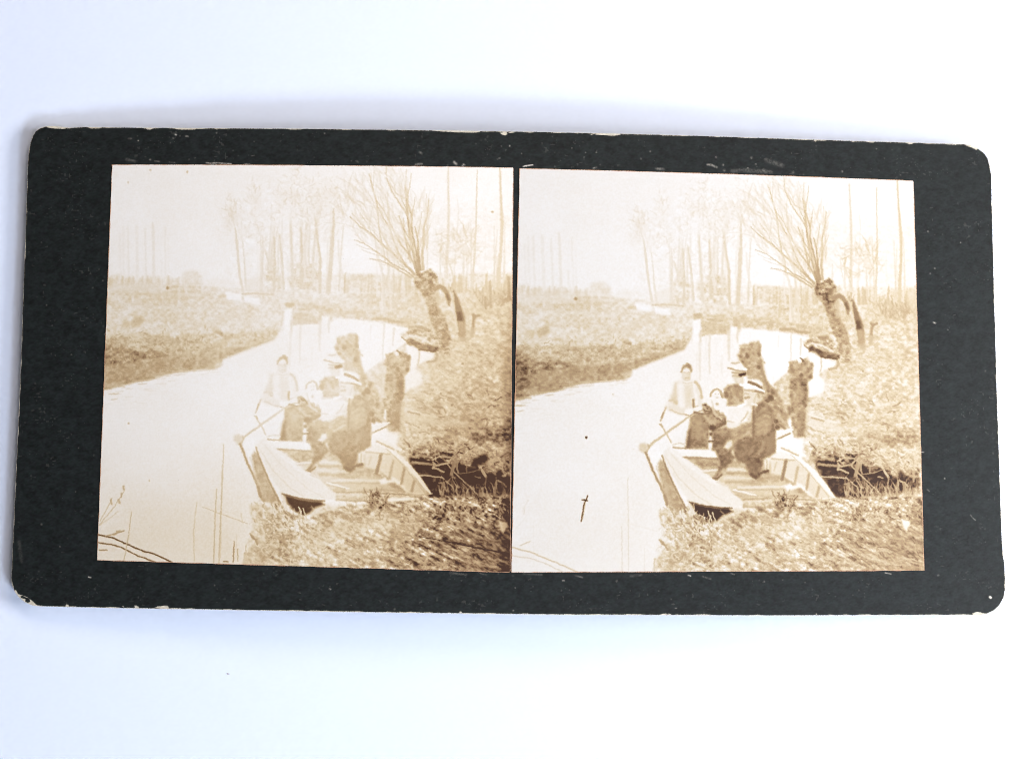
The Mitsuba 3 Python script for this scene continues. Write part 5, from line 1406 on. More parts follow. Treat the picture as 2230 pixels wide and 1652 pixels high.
('p',0,3,36,85,10,0,267,[817,1444,986,1448,990,1493,932,1512,882,1489]),
('p',0,3,13,100,0,0,224,[1235,1428,1361,1448,1422,1500,1476,1564,1551,1643,1452,1648,1412,1591,1303,1535,1239,1524]),
('s',0,3,47,85,0,0,113,[1317,1455,79,1296,1551,79]),
('s',0,3,29,85,0,0,131,[1374,1491,57,1357,1573,57]),
('s',0,3,34,85,0,0,131,[1429,1521,57,1416,1600,57]),
('s',0,3,31,85,0,0,131,[1478,1587,64,1466,1634,64]),
('s',0,3,20,85,0,0,84,[1269,1469,43,1257,1510,43]),
('p',0,3,7,100,0,0,182,[1239,1424,1295,1410,1363,1439,1361,1455,1240,1444]),
('s',0,3,31,70,0,0,116,[1242,1449,29,1358,1457,29]),
('p',0,3,10,100,0,0,182,[1203,1453,1235,1451,1231,1503,1209,1508]),
('s',0,3,34,70,0,0,116,[1221,1460,29,1219,1501,29]),
('s',0,3,52,70,0,0,131,[1203,1510,43,1225,1510,43]),
('p',0,3,12,100,0,0,182,[1022,1493,1103,1497,1130,1513,1022,1513]),
('s',0,3,36,70,0,0,131,[1021,1523,36,1125,1520,36]),
('p',0,3,14,100,0,0,224,[1003,1532,1103,1534,1157,1547,1089,1558,1003,1554]),
('p',0,3,17,80,0,0,309,[914,1512,990,1502,1003,1529,1021,1565,1188,1576,1293,1565,1338,1592,1406,1632,1156,1637,1048,1620,976,1561]),
('s',0,3,33,70,0,0,147,[1021,1565,43,1112,1564,43,1188,1575,29]),
('s',0,3,31,60,0,0,163,[1107,1572,50,1184,1578,50]),
('s',0,3,10,70,0,0,100,[1080,1592,57,1202,1588,57,1339,1587,57]),
('s',0,3,30,60,0,0,100,[1080,1604,36,1247,1602,36,1311,1601,36]),
('s',0,3,9,90,0,0,84,[905,1514,50,990,1505,50]),
('s',0,3,28,60,0,0,131,[905,1522,36,976,1516,36]),
('s',0,3,30,60,0,0,100,[940,1543,43,976,1548,43]),
('s',0,3,8,100,0,0,69,[1057,1604,43,1111,1617,43,1165,1631,43]),
('s',0,3,28,60,0,0,131,[1053,1611,29,1111,1625,29,1161,1636,29]),
('s',0,3,26,60,0,0,100,[1079,1644,43,1247,1635,43,1407,1630,43]),
('p',0,3,4,100,0,0,182,[1307,1587,1334,1569,1348,1582,1380,1578,1384,1591,1347,1601,1320,1605]),
('s',0,3,36,70,0,0,147,[1384,1601,57,1384,1614,57]),
('s',0,3,36,50,0,0,163,[1193,1547,50,1275,1542,50]),
('s',0,3,4,100,0,0,97,[1336,1416,57,1381,1450,100,1418,1482,100,1454,1516,100,1504,1575,107,1535,1618,86,1556,1642,50]),
('s',0,3,20,80,0,0,69,[1340,1430,29,1381,1466,29,1422,1509,29,1476,1573,29,1526,1636,29]),
('s',0,3,4,100,0,0,97,[1266,1364,71,1295,1384,100,1341,1405,100,1377,1420,100,1409,1433,79]),
('s',0,3,5,100,0,0,97,[1268,1341,79,1296,1325,79,1351,1304,50]),
('s',0,3,52,85,0,0,116,[1273,1352,36,1300,1341,36,1337,1322,36]),
('s',0,3,47,60,0,0,131,[1295,1396,36,1341,1416,36,1377,1432,36]),
('p',0,3,6,100,0,0,182,[1264,1318,1282,1322,1277,1350,1263,1355]),
('s',0,3,18,100,0,0,69,[1452,1649,50,1502,1654,50,1565,1643,29]),
('s',0,3,39,70,0,0,131,[1456,1659,36,1512,1663,36]),
('s',0,3,50,60,0,0,144,[1511,1668,86,1530,1673,86]),
('p',0,3,22,90,8,0,203,[1061,1644,1156,1637,1457,1648,1502,1657,1337,1673,1246,1687,1102,1683]),
('s',0,3,41,70,0,0,116,[1106,1650,29,1247,1644,29,1452,1653,29]),
('s',0,3,43,70,0,0,147,[1106,1685,43,1201,1689,43,1274,1682,43]),
('s',0,3,12,70,0,0,84,[1111,1660,36,1247,1658,36,1429,1657,36]),
('p',0,3,4,100,0,0,161,[759,1400,842,1408,1008,1414,1056,1422,1059,1444,1004,1449,914,1445,815,1440,779,1426]),
('s',0,3,48,85,0,0,131,[811,1445,43,896,1448,43,977,1452,43]),
('s',0,3,43,100,0,0,108,[764,1396,29,797,1400,29,824,1400,29]),
('s',0,3,10,70,0,0,61,[766,1382,29,793,1379,29,824,1383,29]),
('s',0,3,30,70,0,0,108,[761,1386,21,788,1375,21,815,1378,21]),
('p',0,3,47,100,7,0,203,[1072,1365,1113,1342,1181,1355,1264,1300,1263,1410,1240,1433,1203,1456,1198,1492,1180,1542,1152,1538,1130,1511,1112,1474,1072,1456,1058,1416]),
('p',0,3,50,80,3,0,267,[1077,1361,1181,1355,1167,1410,1137,1456,1189,1483,1175,1542,1139,1529,1117,1474,1072,1452,1063,1411]),
('s',0,3,42,70,0,0,144,[1104,1383,71,1126,1411,71,1094,1438,71]),
('s',0,3,40,70,0,0,144,[1154,1392,86,1135,1424,86]),
('p',0,3,42,80,0,0,267,[1195,1360,1264,1313,1263,1419,1231,1437]),
('s',0,3,34,70,0,0,176,[1204,1374,86,1194,1410,86]),
('p',0,3,50,100,7,0,203,[964,1325,1004,1338,1022,1379,1067,1447,1026,1489,1004,1502,976,1548,954,1548,981,1511,990,1475,968,1412,945,1394]),
('s',0,3,57,100,0,0,116,[954,1548,36,976,1550,36,999,1529,36]),
('s',0,3,53,70,0,0,147,[990,1502,50,1022,1475,50,1040,1457,50]),
('p',0,3,12,100,0,0,182,[1009,1398,1027,1366,1049,1359,1052,1384,1031,1407]),
('p',0,3,5,100,0,0,161,[936,1375,954,1375,952,1400,936,1400]),
('s',0,3,8,100,0,0,61,[941,1357,29,959,1359,29]),
('s',0,3,60,100,0,0,116,[936,1366,36,963,1364,36]),
('s',0,3,60,90,0,0,131,[1193,1520,57,1225,1510,57]),
('s',0,3,62,70,0,0,144,[1184,1529,86]),
('s',0,3,60,80,0,0,129,[1143,1529,86,1166,1542,86]),
('p',0,3,2,100,0,0,203,[641,1409,685,1377,708,1427,703,1485,686,1495,670,1486]),
('p',0,3,36,100,6,0,203,[688,1476,701,1456,717,1467,753,1557,788,1629,824,1696,788,1710,753,1703,737,1692,728,1647,704,1566]),
('s',0,3,20,70,0,0,84,[681,1490,36,708,1566,36]),
('p',0,3,9,100,0,0,161,[710,1449,719,1413,748,1390,761,1408,788,1422,824,1458,896,1512,976,1563,1021,1584,1039,1606,1075,1638,1104,1660,1099,1683,1048,1688,976,1686,922,1679,842,1661,811,1620,761,1539]),
('s',0,3,16,80,0,0,84,[726,1445,29,788,1544,29,878,1633,29,945,1674,29]),
('s',0,3,15,70,0,0,84,[752,1426,25,842,1530,25,967,1638,25,1039,1674,25]),
('s',0,3,5,80,0,0,144,[752,1408,71,824,1471,71,913,1539,71,976,1575,71]),
('s',0,3,17,70,0,0,69,[976,1566,29,1030,1588,29,1066,1633,29]),
('s',0,3,50,100,0,0,116,[708,1436,21,726,1490,43,753,1553,43,779,1607,43,806,1660,43,828,1701,50]),
('s',0,3,14,100,0,0,84,[837,1656,64,851,1696,64,864,1732,64]),
('s',0,3,43,100,0,0,116,[828,1696,29,851,1745,29]),
('s',0,3,58,100,0,0,108,[842,1663,29,886,1676,29,931,1684,29,998,1692,29,1048,1692,29]),
('p',0,3,80,100,0,0,224,[851,1667,922,1685,976,1692,1030,1694,1048,1710,1003,1728,976,1754,944,1768,895,1741,868,1710]),
('s',0,3,29,100,0,0,116,[726,1201,43,718,1225,43,710,1246,43,701,1266,43]),
('s',0,3,43,100,0,0,116,[715,1225,29,708,1249,29]),
('s',0,3,43,100,0,0,116,[703,1285,43,710,1295,43]),
('s',0,3,29,100,0,0,116,[710,1297,36,735,1338,36,752,1372,36]),
('s',0,3,30,100,0,0,69,[695,1283,29,708,1293,29]),
('s',0,3,27,100,0,0,108,[836,1248,43,789,1283,57,742,1317,57,712,1341,57,668,1372,57,645,1393,57]),
('p',0,3,19,100,0,0,182,[594,1398,601,1380,623,1375,641,1386,639,1413,630,1427,610,1423,599,1409]),
('s',0,3,34,80,0,0,116,[641,1384,36,645,1400,36,636,1418,36]),
('s',0,3,45,100,0,0,116,[630,1423,57,645,1459,57,666,1513,57,686,1553,57,704,1589,57,722,1629,57,731,1656,57,739,1683,57,753,1699,71]),
('s',0,3,60,80,0,0,97,[722,1634,71,735,1678,71]),
('p',0,4,55,85,30,0,235,[1251,1664,1274,1633,1315,1628,1338,1664,1346,1696,1314,1709,1274,1687]),
('g',0,4,60,100,70,371,21,15,75,80,[1247,1628,1356,1628,1364,1718,1255,1718]),
('s',0,4,14,100,0,0,61,[904,1790,29,915,1736,29]),
('s',0,4,16,100,0,0,61,[931,1707,29,958,1777,29]),
('s',0,4,20,100,0,0,61,[953,1714,29,971,1768,29]),
('s',0,4,20,100,0,0,61,[944,1728,29,931,1781,29]),
('s',0,4,20,100,0,0,61,[824,1696,36,886,1768,36]),
('s',0,4,16,100,0,0,61,[851,1683,29,868,1723,29]),
('s',0,4,22,100,0,0,61,[797,1705,36,824,1763,36]),
('s',0,4,20,100,0,0,61,[860,1754,29,913,1777,29]),
('s',0,4,12,100,0,0,61,[886,1817,29,975,1777,29]),
('g',0,4,190,90,70,343,26,8,70,75,[701,1708,850,1702,986,1777,948,1814,726,1813]),
('g',0,4,280,90,90,257,29,8,50,60,[708,1807,1035,1789,1097,1864,973,1999,672,1997]),
('g',0,4,280,50,70,286,29,8,60,45,[998,1714,1541,1664,1539,1777,1035,1814]),
('g',0,4,260,70,80,286,29,8,45,60,[1465,1661,1989,1637,1991,1777,1476,1777]),
('g',0,4,700,45,30,514,29,12,46,40,[973,1814,1540,1764,1998,1764,1998,1998,948,1999]),
('g',0,4,300,50,28,543,32,14,60,42,[1668,1764,1998,1752,1998,1998,1663,2002]),
('s',0,4,58,60,0,0,239,[752,1953,110,766,1959,110]),
('s',0,4,48,60,0,0,210,[801,1910,60,815,1916,60]),
('s',0,4,46,60,0,0,239,[844,1861,70,858,1867,70]),
('s',0,4,60,60,0,0,239,[1074,1774,80,1088,1780,80]),
('s',0,4,56,60,0,0,210,[1055,1793,60,1069,1799,60]),
('s',0,4,64,60,0,0,239,[1175,1693,70,1189,1699,70]),
('s',0,4,55,60,0,0,239,[1149,1749,70,1163,1756,70]),
('s',0,4,48,60,0,0,210,[962,1824,60,976,1830,60]),
('s',0,4,62,60,0,0,239,[1276,1699,80,1289,1706,80]),
('s',0,4,60,60,0,0,210,[1256,1718,60,1270,1724,60]),
('s',0,4,55,60,0,0,239,[1395,1718,70,1409,1724,70]),
('s',0,4,50,60,0,0,210,[888,1848,60,901,1855,60]),
('s',0,4,60,60,0,0,239,[734,1743,75,747,1749,75]),
('s',0,4,60,60,0,0,210,[789,1749,40,803,1755,40]),
('s',0,4,50,60,0,0,210,[943,1805,40,957,1811,40]),
('s',0,4,40,60,0,0,210,[1030,1972,50,1043,1978,50]),
('s',0,4,50,60,0,0,210,[1415,1699,50,1429,1705,50]),
('s',0,4,45,60,0,0,210,[1772,1774,50,1786,1781,50]),
('s',0,4,45,60,0,0,210,[1855,1806,50,1869,1812,50]),
('s',0,4,12,70,0,0,116,[723,1742,64,728,1745,64]),
('s',0,4,10,70,0,0,116,[714,1764,57,719,1767,57]),
('s',0,4,6,70,0,0,144,[1287,1730,71,1292,1732,71]),
('s',0,4,10,70,0,0,144,[1310,1845,114,1315,1848,114]),
('s',0,4,10,70,0,0,144,[1097,1839,114,1102,1841,114]),
('s',0,4,6,70,0,0,144,[1368,1783,86,1373,1786,86]),
('s',0,4,6,70,0,0,116,[1161,1702,57,1166,1704,57]),
('s',0,4,62,100,0,0,97,[697,1844,29,711,1860,71,726,1875,36]),
('s',0,4,50,100,0,0,69,[726,1875,43,736,1894,43]),
('s',0,4,30,100,0,0,69,[671,1991,36,673,1949,36,681,1936,36]),
('s',0,4,30,100,0,0,69,[684,1997,29,687,1967,29]),
('s',0,4,45,100,0,0,69,[676,1939,43]),
('s',0,4,22,70,0,0,129,[698,1708,86,745,1711,86]),
('p',0,4,3,95,0,0,151,[1890,1748,1930,1757,1934,1772,1912,1806,1898,1788]),
('p',0,5,6,90,0,0,3460,[-19,1672,703,1672,704,2073,-11,2069]),
('s',0,5,13,100,0,0,61,[545,1546,25,549,1782,25,552,2000,25]),
('s',0,5,13,100,0,0,61,[518,1782,29,521,2000,29]),
('s',0,5,10,100,0,0,61,[627,1884,21,626,2000,21]),
('s',0,5,20,100,0,0,61,[674,1935,25,676,2001,25]),
('s',0,5,8,100,0,0,61,[100,1759,21,104,1969,21]),
('s',0,5,6,100,0,0,61,[423,1767,21,423,1985,21]),
('s',0,5,5,100,0,0,61,[540,1405,21,544,1546,21]),
('s',0,5,8,100,0,0,61,[528,1760,18,630,1789,18,696,1804,18]),
('p',1,5,60,75,16,0,914,[-56,930,39,941,61,989,70,1065,35,1147,-51,1163]),
('s',1,5,22,100,0,0,61,[-1,1879,36,92,1904,36,207,1952,36,322,2003,36]),
('s',1,5,17,100,0,0,61,[0,1918,32,93,1933,32,164,1959,32,250,2002,32]),
('s',1,5,20,100,0,0,61,[38,1872,29,84,1852,29]),
('s',1,5,9,100,0,0,61,[-2,1814,25,61,1738,25]),
('s',1,5,10,100,0,0,61,[46,1708,29,73,1657,29]),
('s',1,5,15,100,0,0,61,[56,1701,21,53,1723,21]),
('s',1,5,16,100,0,0,53,[207,1951,36]),
('s',1,5,80,100,0,0,69,[344,1351,57]),
('s',1,5,65,100,0,0,53,[353,1634,36,348,1650,36,343,1661,36]),
('s',1,5,60,100,0,0,53,[339,1668,36,333,1709,36,325,1754,36]),
('s',1,5,25,100,0,0,45,[345,1668,14,338,1709,14,330,1745,14]),
('s',1,5,75,100,0,0,53,[329,1654,36,354,1657,36]),
('s',1,5,20,100,0,0,69,[471,1139,36]),
('s',1,5,10,100,0,0,69,[570,1405,43]),
('s',2,6,62,100,0,0,61,[1,1874,36,72,1886,36,132,1910,36,237,1951,36,281,1958,36,326,1977,36,374,2001,36]),
('s',2,6,55,100,0,0,61,[5,1912,32,66,1919,32,118,1932,32,200,1970,32,293,2000,32]),
('s',2,6,35,100,0,0,61,[38,1880,29,79,1868,29,130,1850,29]),
('s',2,6,40,100,0,0,61,[11,1948,29,48,1947,29]),
('s',2,6,20,100,0,0,61,[608,1414,32,607,1576,32,604,1759,32,602,1998,32]),
('s',2,6,20,100,0,0,61,[580,1635,29,577,1796,29,576,1992,29]),
('s',2,6,22,100,0,0,61,[163,1756,25,153,1880,25,135,1994,25]),
('s',2,6,15,100,0,0,61,[485,1703,25,473,1835,25,481,1987,25]),
('s',2,6,20,100,0,0,61,[515,1725,18,736,1799,18]),
('s',2,6,20,100,0,0,61,[6,1826,25,81,1728,25,126,1650,25]),
('s',2,6,20,100,0,0,61,[9,1804,25,44,1737,25,65,1692,25]),
('s',2,6,15,100,0,0,61,[10,1826,21,97,1757,21]),
('s',2,6,35,100,0,0,61,[673,1888,29,672,1989,29]),
('s',2,6,25,100,0,0,61,[692,1923,29,693,1981,29]),
('s',2,6,15,100,0,0,61,[702,1749,21,714,1799,21]),
('s',2,6,45,100,0,0,61,[625,1987,29,646,1986,29]),
('s',2,6,30,80,0,0,69,[118,1632,50,122,1645,50]),
('s',2,6,30,80,0,0,69,[98,1699,50,104,1713,50]),
('s',2,6,30,80,0,0,69,[112,1669,50,109,1684,50]),
('s',2,6,30,80,0,0,69,[59,1699,50,62,1721,50]),
('s',2,6,30,80,0,0,69,[93,1856,50,108,1852,50]),
('s',2,6,30,80,0,0,69,[79,1871,50,86,1868,50]),
('s',2,6,30,100,0,0,69,[134,1317,50]),
('s',2,6,22,100,0,0,69,[247,1601,50]),
('s',2,6,14,100,0,0,69,[607,1616,36]),
('s',2,6,70,60,0,0,53,[1563,1837,19,1634,1849,19,1776,1874,19,1981,1909,19]),
('s',2,6,16,70,0,0,61,[1770,1380,29,1700,1476,29,1629,1500,29]),
('s',2,6,70,60,0,0,270,[1871,1450,186,1828,1473,186]),
('p',2,6,2,100,0,0,129,[1350,44,1369,47,1381,58,1359,64]),
('s',2,6,1,100,0,0,129,[1782,64,71]),
('s',2,6,1,100,0,0,100,[1760,70,57]),
('s',2,6,30,100,0,0,84,[1899,228,57]),
('s',2,6,22,100,0,0,84,[386,39,57]),
('s',2,6,20,100,0,0,84,[197,28,57]),
('s',2,6,20,100,0,0,84,[87,94,57]),
('s',2,6,30,100,0,0,84,[1868,657,57,1871,712,57]),
('s',2,6,35,70,0,0,144,[1980,555,86,1986,660,86]),
('s',2,6,28,100,0,0,100,[1889,579,57,1895,706,57])
]


def draw_view(which):
    D, rng = Drawing(80), random.Random(5)
    for row in VIEW:
        kind, who, grp = row[:3]
        sx, sy = SHIFT[grp] if which == 2 else (0.0, 0.0)
        pts = row[-1]
        if kind == "s":
            P = [(pts[k] / 2000 + sx, pts[k + 1] / 2000 + sy, pts[k + 2] / 20000) for k in range(0, len(pts), 3)]
            if who in (0, which):
                D.stroke(P, row[3] / 100, row[4] / 100, row[7] / 20000)
            continue
        P = [(pts[k] / 2000 + sx, pts[k + 1] / 2000 + sy) for k in range(0, len(pts), 2)]
        if kind == "p":
            if who in (0, which):
                D.fill(P, row[3] / 100, row[4] / 100, row[7] / 20000, row[5] / 100, row[6] / 100)
            continue
        area = Polygon(P).buffer(0)
        x0, y0, x1, y1 = area.bounds
        made = 0
        while made < row[3]:
            x, y = rng.uniform(x0, x1), rng.uniform(y0, y1)
            if not area.contains(Point(x, y)):
                continue
            made += 1
            if kind == "g":
                _, _, _, _, ang, spread, length, w, d0, d1, a = row[:11]
                t = ang / 100 + rng.gauss(0, spread / 100) + (math.pi if rng.random() < 0.5 else 0)
                L = length / 20000 * rng.uniform(0.4, 1.4)
                b = rng.uniform(-0.25, 0.25) * L
                ex, ey = math.cos(t), math.sin(t)
                q = [(x, y, w / 20000), (x + ex * L / 2 - ey * b, y + ey * L / 2 + ex * b, w / 24000), (x + ex * L, y + ey * L, w / 60000)]
                u = rng.random()
                D.stroke(q, (d0 + (d1 - d0) * u * u) / 100 if rng.random() < 0.8 else d0 / 100, min(1.0, a / 75) * rng.uniform(0.5, 1.0), 0.005)
            else:
                _, _, _, _, ang, spread, length, w, d = row[:9]
                t = ang / 100 + rng.gauss(0, spread / 100)
                L = length / 20000 * rng.uniform(0.4, 1.3)
                t2 = t + rng.uniform(-0.5, 0.5)
                q = [(x, y, w / 20000), (x + math.cos(t) * L / 2, y + math.sin(t) * L / 2, w / 26000),
                     (x + math.cos(t) * L / 2 + math.cos(t2) * L / 2, y + math.sin(t) * L / 2 + math.sin(t2) * L / 2, w / 60000)]
                D.stroke(q, d / 100 * rng.uniform(0.5, 1.1), 0.8 * rng.uniform(0.5, 1.0), 0.007)
    return D.finish()


def lin(c):
    c = np.array(c, float) / 255
    return np.where(c < 0.04045, c / 12.92, ((c + 0.055) / 1.055) ** 2.4)


# albumen print colours from bare paper to deep brown
TONES = [(0.0, (234, 232, 230)), (0.15, (222, 214, 202)), (0.30, (207, 190, 159)), (0.50, (179, 153, 117)), (0.70, (142, 114, 84)), (0.85, (108, 80, 56)), (1.0, (64, 42, 30))]


def sepia(d):
    c = mi.Color3f(lin(TONES[0][1]).tolist())
    for (a, _), (b, col) in zip(TONES, TONES[1:]):
        c = dr.lerp(c, mi.Color3f(lin(col).tolist()), dr.clip((d - a) / (b - a), 0, 1))
    return c


def print_material(which):
    D = draw_view(which)

    def colour(p, n, uv):
        x, y = mi.Float(uv.x), mi.Float(uv.y)
        jx, jy = noise(x * 150, y * 150, 41.0) - 0.5 + 0.6 * (noise(x * 330, y * 330, 43.0) - 0.5), noise(x * 150, y * 150, 47.0) - 0.5 + 0.6 * (noise(x * 330, y * 330, 49.0) - 0.5)
        d, tx, ts = D(x + 0.0016 * jx, y + 0.0016 * jy, 0.02)
        wx = x + 0.004 * (noise(x * 40, y * 40, 5.0) - 0.5)
        blot = 0.35 * (fbm(wx * 40, y * 60, 1.0, 2) - 0.5) + 0.9 * (fbm(wx * 120, y * 150, 2.0, 3) - 0.5)
        xr, yr = 0.88 * x + 0.47 * y, -0.47 * x + 0.88 * y
        streak = fbm(xr * 34, yr * 150, 4.0, 3) - 0.5
        grain = noise(x * 430, y * 430, 9.0) - 0.5 + 0.6 * (noise(x * 210, y * 210, 11.0) - 0.5)
        rough = 1 + 0.75 * smoothstep(0.5, 1.0, x) * smoothstep(0.5, 0.85, y) * (1.0 if which == 2 else 0.35)
        d = d + (tx * 4.2 * blot + ts * 4.0 * streak) * rough
        if which == 2:   # this print is paler through its middle, denser at the lower right
            heavy = smoothstep(0.52, 1.0, x + 0.12 * (y - 0.7)) * smoothstep(0.22, 0.72, y)
            thin = dr.exp(-(dr.square((x - 0.55) / 0.30) + dr.square((y - 0.56) / 0.25)))
            k = 1.27 - 0.66 * thin + 0.62 * heavy
            d = 0.03 + d * k + 0.24 * heavy + 0.12 * smoothstep(0.62, 1.0, y) * (1 - smoothstep(0.3, 0.6, x)) + 0.25 * smoothstep(0.965, 1.0, x) * smoothstep(0.2, 0.6, y)
        else:
            k = 1.24 + 0.10 * smoothstep(0.2, 0.6, y) + 0.30 * smoothstep(0.3, 1.0, x)  # denser towards the right, painted in to offset the stronger light there
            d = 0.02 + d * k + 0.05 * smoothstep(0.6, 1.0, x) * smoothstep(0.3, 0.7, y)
        d = d + 0.045 * grain + 0.05 * (fbm(x * 7, y * 9, 61.0, 3) - 0.5)
        paper = 0.785 if which == 1 else 0.955
        rim = dr.minimum(dr.minimum(x, 1 - x), dr.minimum(y, 1 - y)) + 0.0016 * (noise(x * 90, y * 90, 3.0) - 0.5)
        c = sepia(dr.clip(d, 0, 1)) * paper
        return dr.lerp(mi.Color3f(lin((190, 146, 118)).tolist()), c, smoothstep(0.0006, 0.0024, rim))

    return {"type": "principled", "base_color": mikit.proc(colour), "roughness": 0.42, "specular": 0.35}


# ------------------------------------------------------------------ the card
def arch(x):
    return ARCH * (1 - (x / 89.0) ** 2)


def slab(rings, z0, z1, edge):
    """a flat sheet with this outline (mm), from z0 to z1 above the card's own surface, bowed like the card"""
    cs = m3.CrossSection(rings, m3.FillRule.EvenOdd)
    m = m3.Manifold.extrude(cs, z1 - z0).refine_to_length(edge).to_mesh()
    v = np.array(m.vert_properties[:, :3], float)
    v[:, 2] += z0 + arch(v[:, 0]) + THICK
    return v * MM, np.array(m.tri_verts)


def ragged(ring, step, amount, seed):
    """the ring resampled and nibbled inwards"""
    P = np.array(ring.coords)
    n = int(ring.length / step)
    s = np.arange(n) * ring.length / n
    pts = np.array([ring.interpolate(v).coords[0] for v in s])
    t = np.array([ring.interpolate(v + 0.05).coords[0] for v in s]) - pts
    nrm = np.stack([-t[:, 1], t[:, 0]], 1) / np.maximum(np.linalg.norm(t, axis=1, keepdims=True), 1e-9)
    if not ring.is_ccw:
        nrm = -nrm
    r = np.random.default_rng(seed)
    fine = r.random(n)
    k = np.hanning(9) / np.hanning(9).sum()
    slow = np.convolve(np.tile(r.random(n), 3), k, "same")[n:2 * n]
    bite = amount * (0.35 * fine + 2.2 * np.maximum(0, slow - 0.45) + 0.1)
    return pts + nrm * bite[:, None]


OUTLINE = [(-89.36, 37.41), (-89.24, 39.55), (-89.04, 40.89), (-88.67, 42.18), (-88.08, 43.14), (-87.26, 43.73), (-86.05, 44.05), (-84.2, 43.98), (-82.07, 43.7), (-78.9, 43.83), (-69.21, 43.67), (-57.88, 43.6), (-34.4, 43.56), (-16.17, 43.52), (-0.51, 43.55), (7.34, 43.54), (25.76, 43.52), (45.69, 43.42), (63.2, 43.41), (81.84, 43.55), (84.05, 43.56), (85.27, 43.39), (86.48, 42.89), (87.62, 42.06), (88.31, 41.1), (88.77, 39.64), (88.94, 37.9), (88.89, 28.76), (88.82, -1.23), (88.96, -30.49), (89.31, -34.87), (89.39, -37.44), (89.3, -38.82), (88.98, -40.26), (88.13, -41.64), (87.03, -42.62), (85.67, -43.24), (84.32, -43.45), (81.65, -43.43), (45.98, -43.7), (7.72, -43.77), (-30, -43.56), (-55.14, -43.31), (-70.31, -43.21), (-83.54, -43.01), (-84.97, -42.87), (-86.27, -42.33), (-87.39, -41.49), (-88.14, -40.6), (-88.66, -39.5), (-88.91, -38.5), (-88.95, -31.96), (-88.94, -17.74), (-88.93, -3.35), (-89.11, 14.36), (-89.21, 25.96)]
CHIPS = [
[-87.11,44.27,-85.8,43.61,-84.25,43.5,-82.84,43.43,-82.46,43.53,-82.75,44.31],
[-89.79,41.1,-89.17,40.06,-89.08,39.02,-89.29,38.5,-89.18,37.47,-89.88,37.47],
[-89.73,28.43,-89.06,28.3,-88.97,27.92,-89.31,27.66,-89.71,27.92],
[-78.9,43.88,-78.11,43.52,-76.83,43.45,-76.07,43.57,-76.1,44.16],
[-68.16,43.69,-67.58,43.3,-67.01,43.26,-66.36,43.49,-66.39,44.26],
[-62.89,43.69,-62.31,43.3,-60.43,43.27,-58.56,43.31,-58.45,43.5,-58.59,44.27],
[-55.38,43.61,-54.99,43.32,-54.71,43.32,-54.63,43.7],
[-15.53,43.46,-13.84,43.25,-11.03,43.17,-7.85,43.15,-6.73,43.24,-6.74,43.78],
[-3.36,43.3,-2.79,42.88,-2.14,42.7,-1.67,43.0,-1.86,43.48],
[-1.67,43.38,-1.11,43.14,-0.45,43.23,-0.55,43.6],
[12.62,43.36,13.38,43.24,13.75,43.09,14.13,43.29,14.88,43.15,16.02,43.14,17.53,43.06,19.04,43.21,19.04,43.79],
[74.54,43.31,74.54,43.31,74.54,43.31],
[54.93,43.31,55.26,42.98,55.6,43.06,55.61,43.38],
[61.96,43.43,62.41,43.1,62.75,43.23,62.64,43.57],
[64.92,43.46,65.6,43.17,66.51,43.2,66.75,43.6],
[72.7,43.51,72.93,43.2,73.85,43.24,73.86,43.63],
[83.79,43.43,84.94,43.02,85.75,42.66,86.14,42.42,86.38,42.71,86.57,42.97,85.44,43.96],
[72.46,43.46,73.12,43.11,73.78,43.14,74.05,43.38],
[-88.95,-40.45,-87.91,-40.19,-87.55,-40.82,-86.69,-41.13,-85.81,-41.45,-84.92,-42.05,-84.27,-42.65,-83.77,-42.88,-84.49,-43.31,-86.96,-43.33],
[-79.02,-42.84,-78.9,-42.6,-78.53,-42.63,-78.34,-42.83,-78.32,-43.26,-79.06,-43.26],
[-69.0,-42.81,-68.63,-42.79,-68.5,-42.93,-68.62,-43.17],
[-66.73,-42.73,-66.43,-42.67,-66.06,-42.85,-65.92,-43.15,-66.78,-43.16],
[-89.11,-31.68,-88.8,-31.74,-88.61,-31.86,-88.85,-31.98,-89.16,-31.99],
[-89.23,-35.83,-88.85,-35.95,-88.78,-36.25,-89.02,-36.31],
[-63.23,-43.05,-62.52,-42.78,-61.43,-42.68,-60.89,-42.68,-60.61,-43.03,-60.68,-43.48],
[-66.69,-42.64,-66.42,-42.72,-66.05,-42.99,-66.67,-43.17],
[-50.74,-43.22,-49.84,-43.25,-49.12,-43.31,-49.47,-43.56],
[-20.09,-43.34,-19.91,-43.41,-19.19,-43.47,-19.9,-43.69],
[-9.55,-43.44,-9.37,-43.12,-9.19,-43.35,-8.91,-43.47,-9.09,-43.79],
[21.0,-43.42,21.55,-43.53,22.64,-43.52,22.82,-43.63,21.55,-43.78],
[25.93,-43.57,26.84,-43.39,27.3,-43.35,27.21,-43.83],
[27.48,-43.47,27.76,-43.38,28.12,-43.6,27.75,-43.83],
[82.98,-43.04,83.88,-42.82,84.78,-42.99,85.89,-43.24,85.21,-43.67,82.96,-43.57],
[54.03,-43.28,54.25,-43.21,54.47,-43.49,54.14,-43.59],
[-89.26,0.02,-88.83,-0.16,-88.81,-0.61,-89.23,-0.69]
]
ISLANDS = [[-87.06, -41.28, -86.69, -41.21, -86.18, -41.49, -85.55, -41.69, -85.3, -41.81, -85.86, -41.78, -86.61, -41.64, -87.01, -41.54], [-86.22, -41.88, -85.86, -41.73, -85.44, -41.93, -85.4, -42.23, -85.71, -42.38, -86.12, -42.26]]
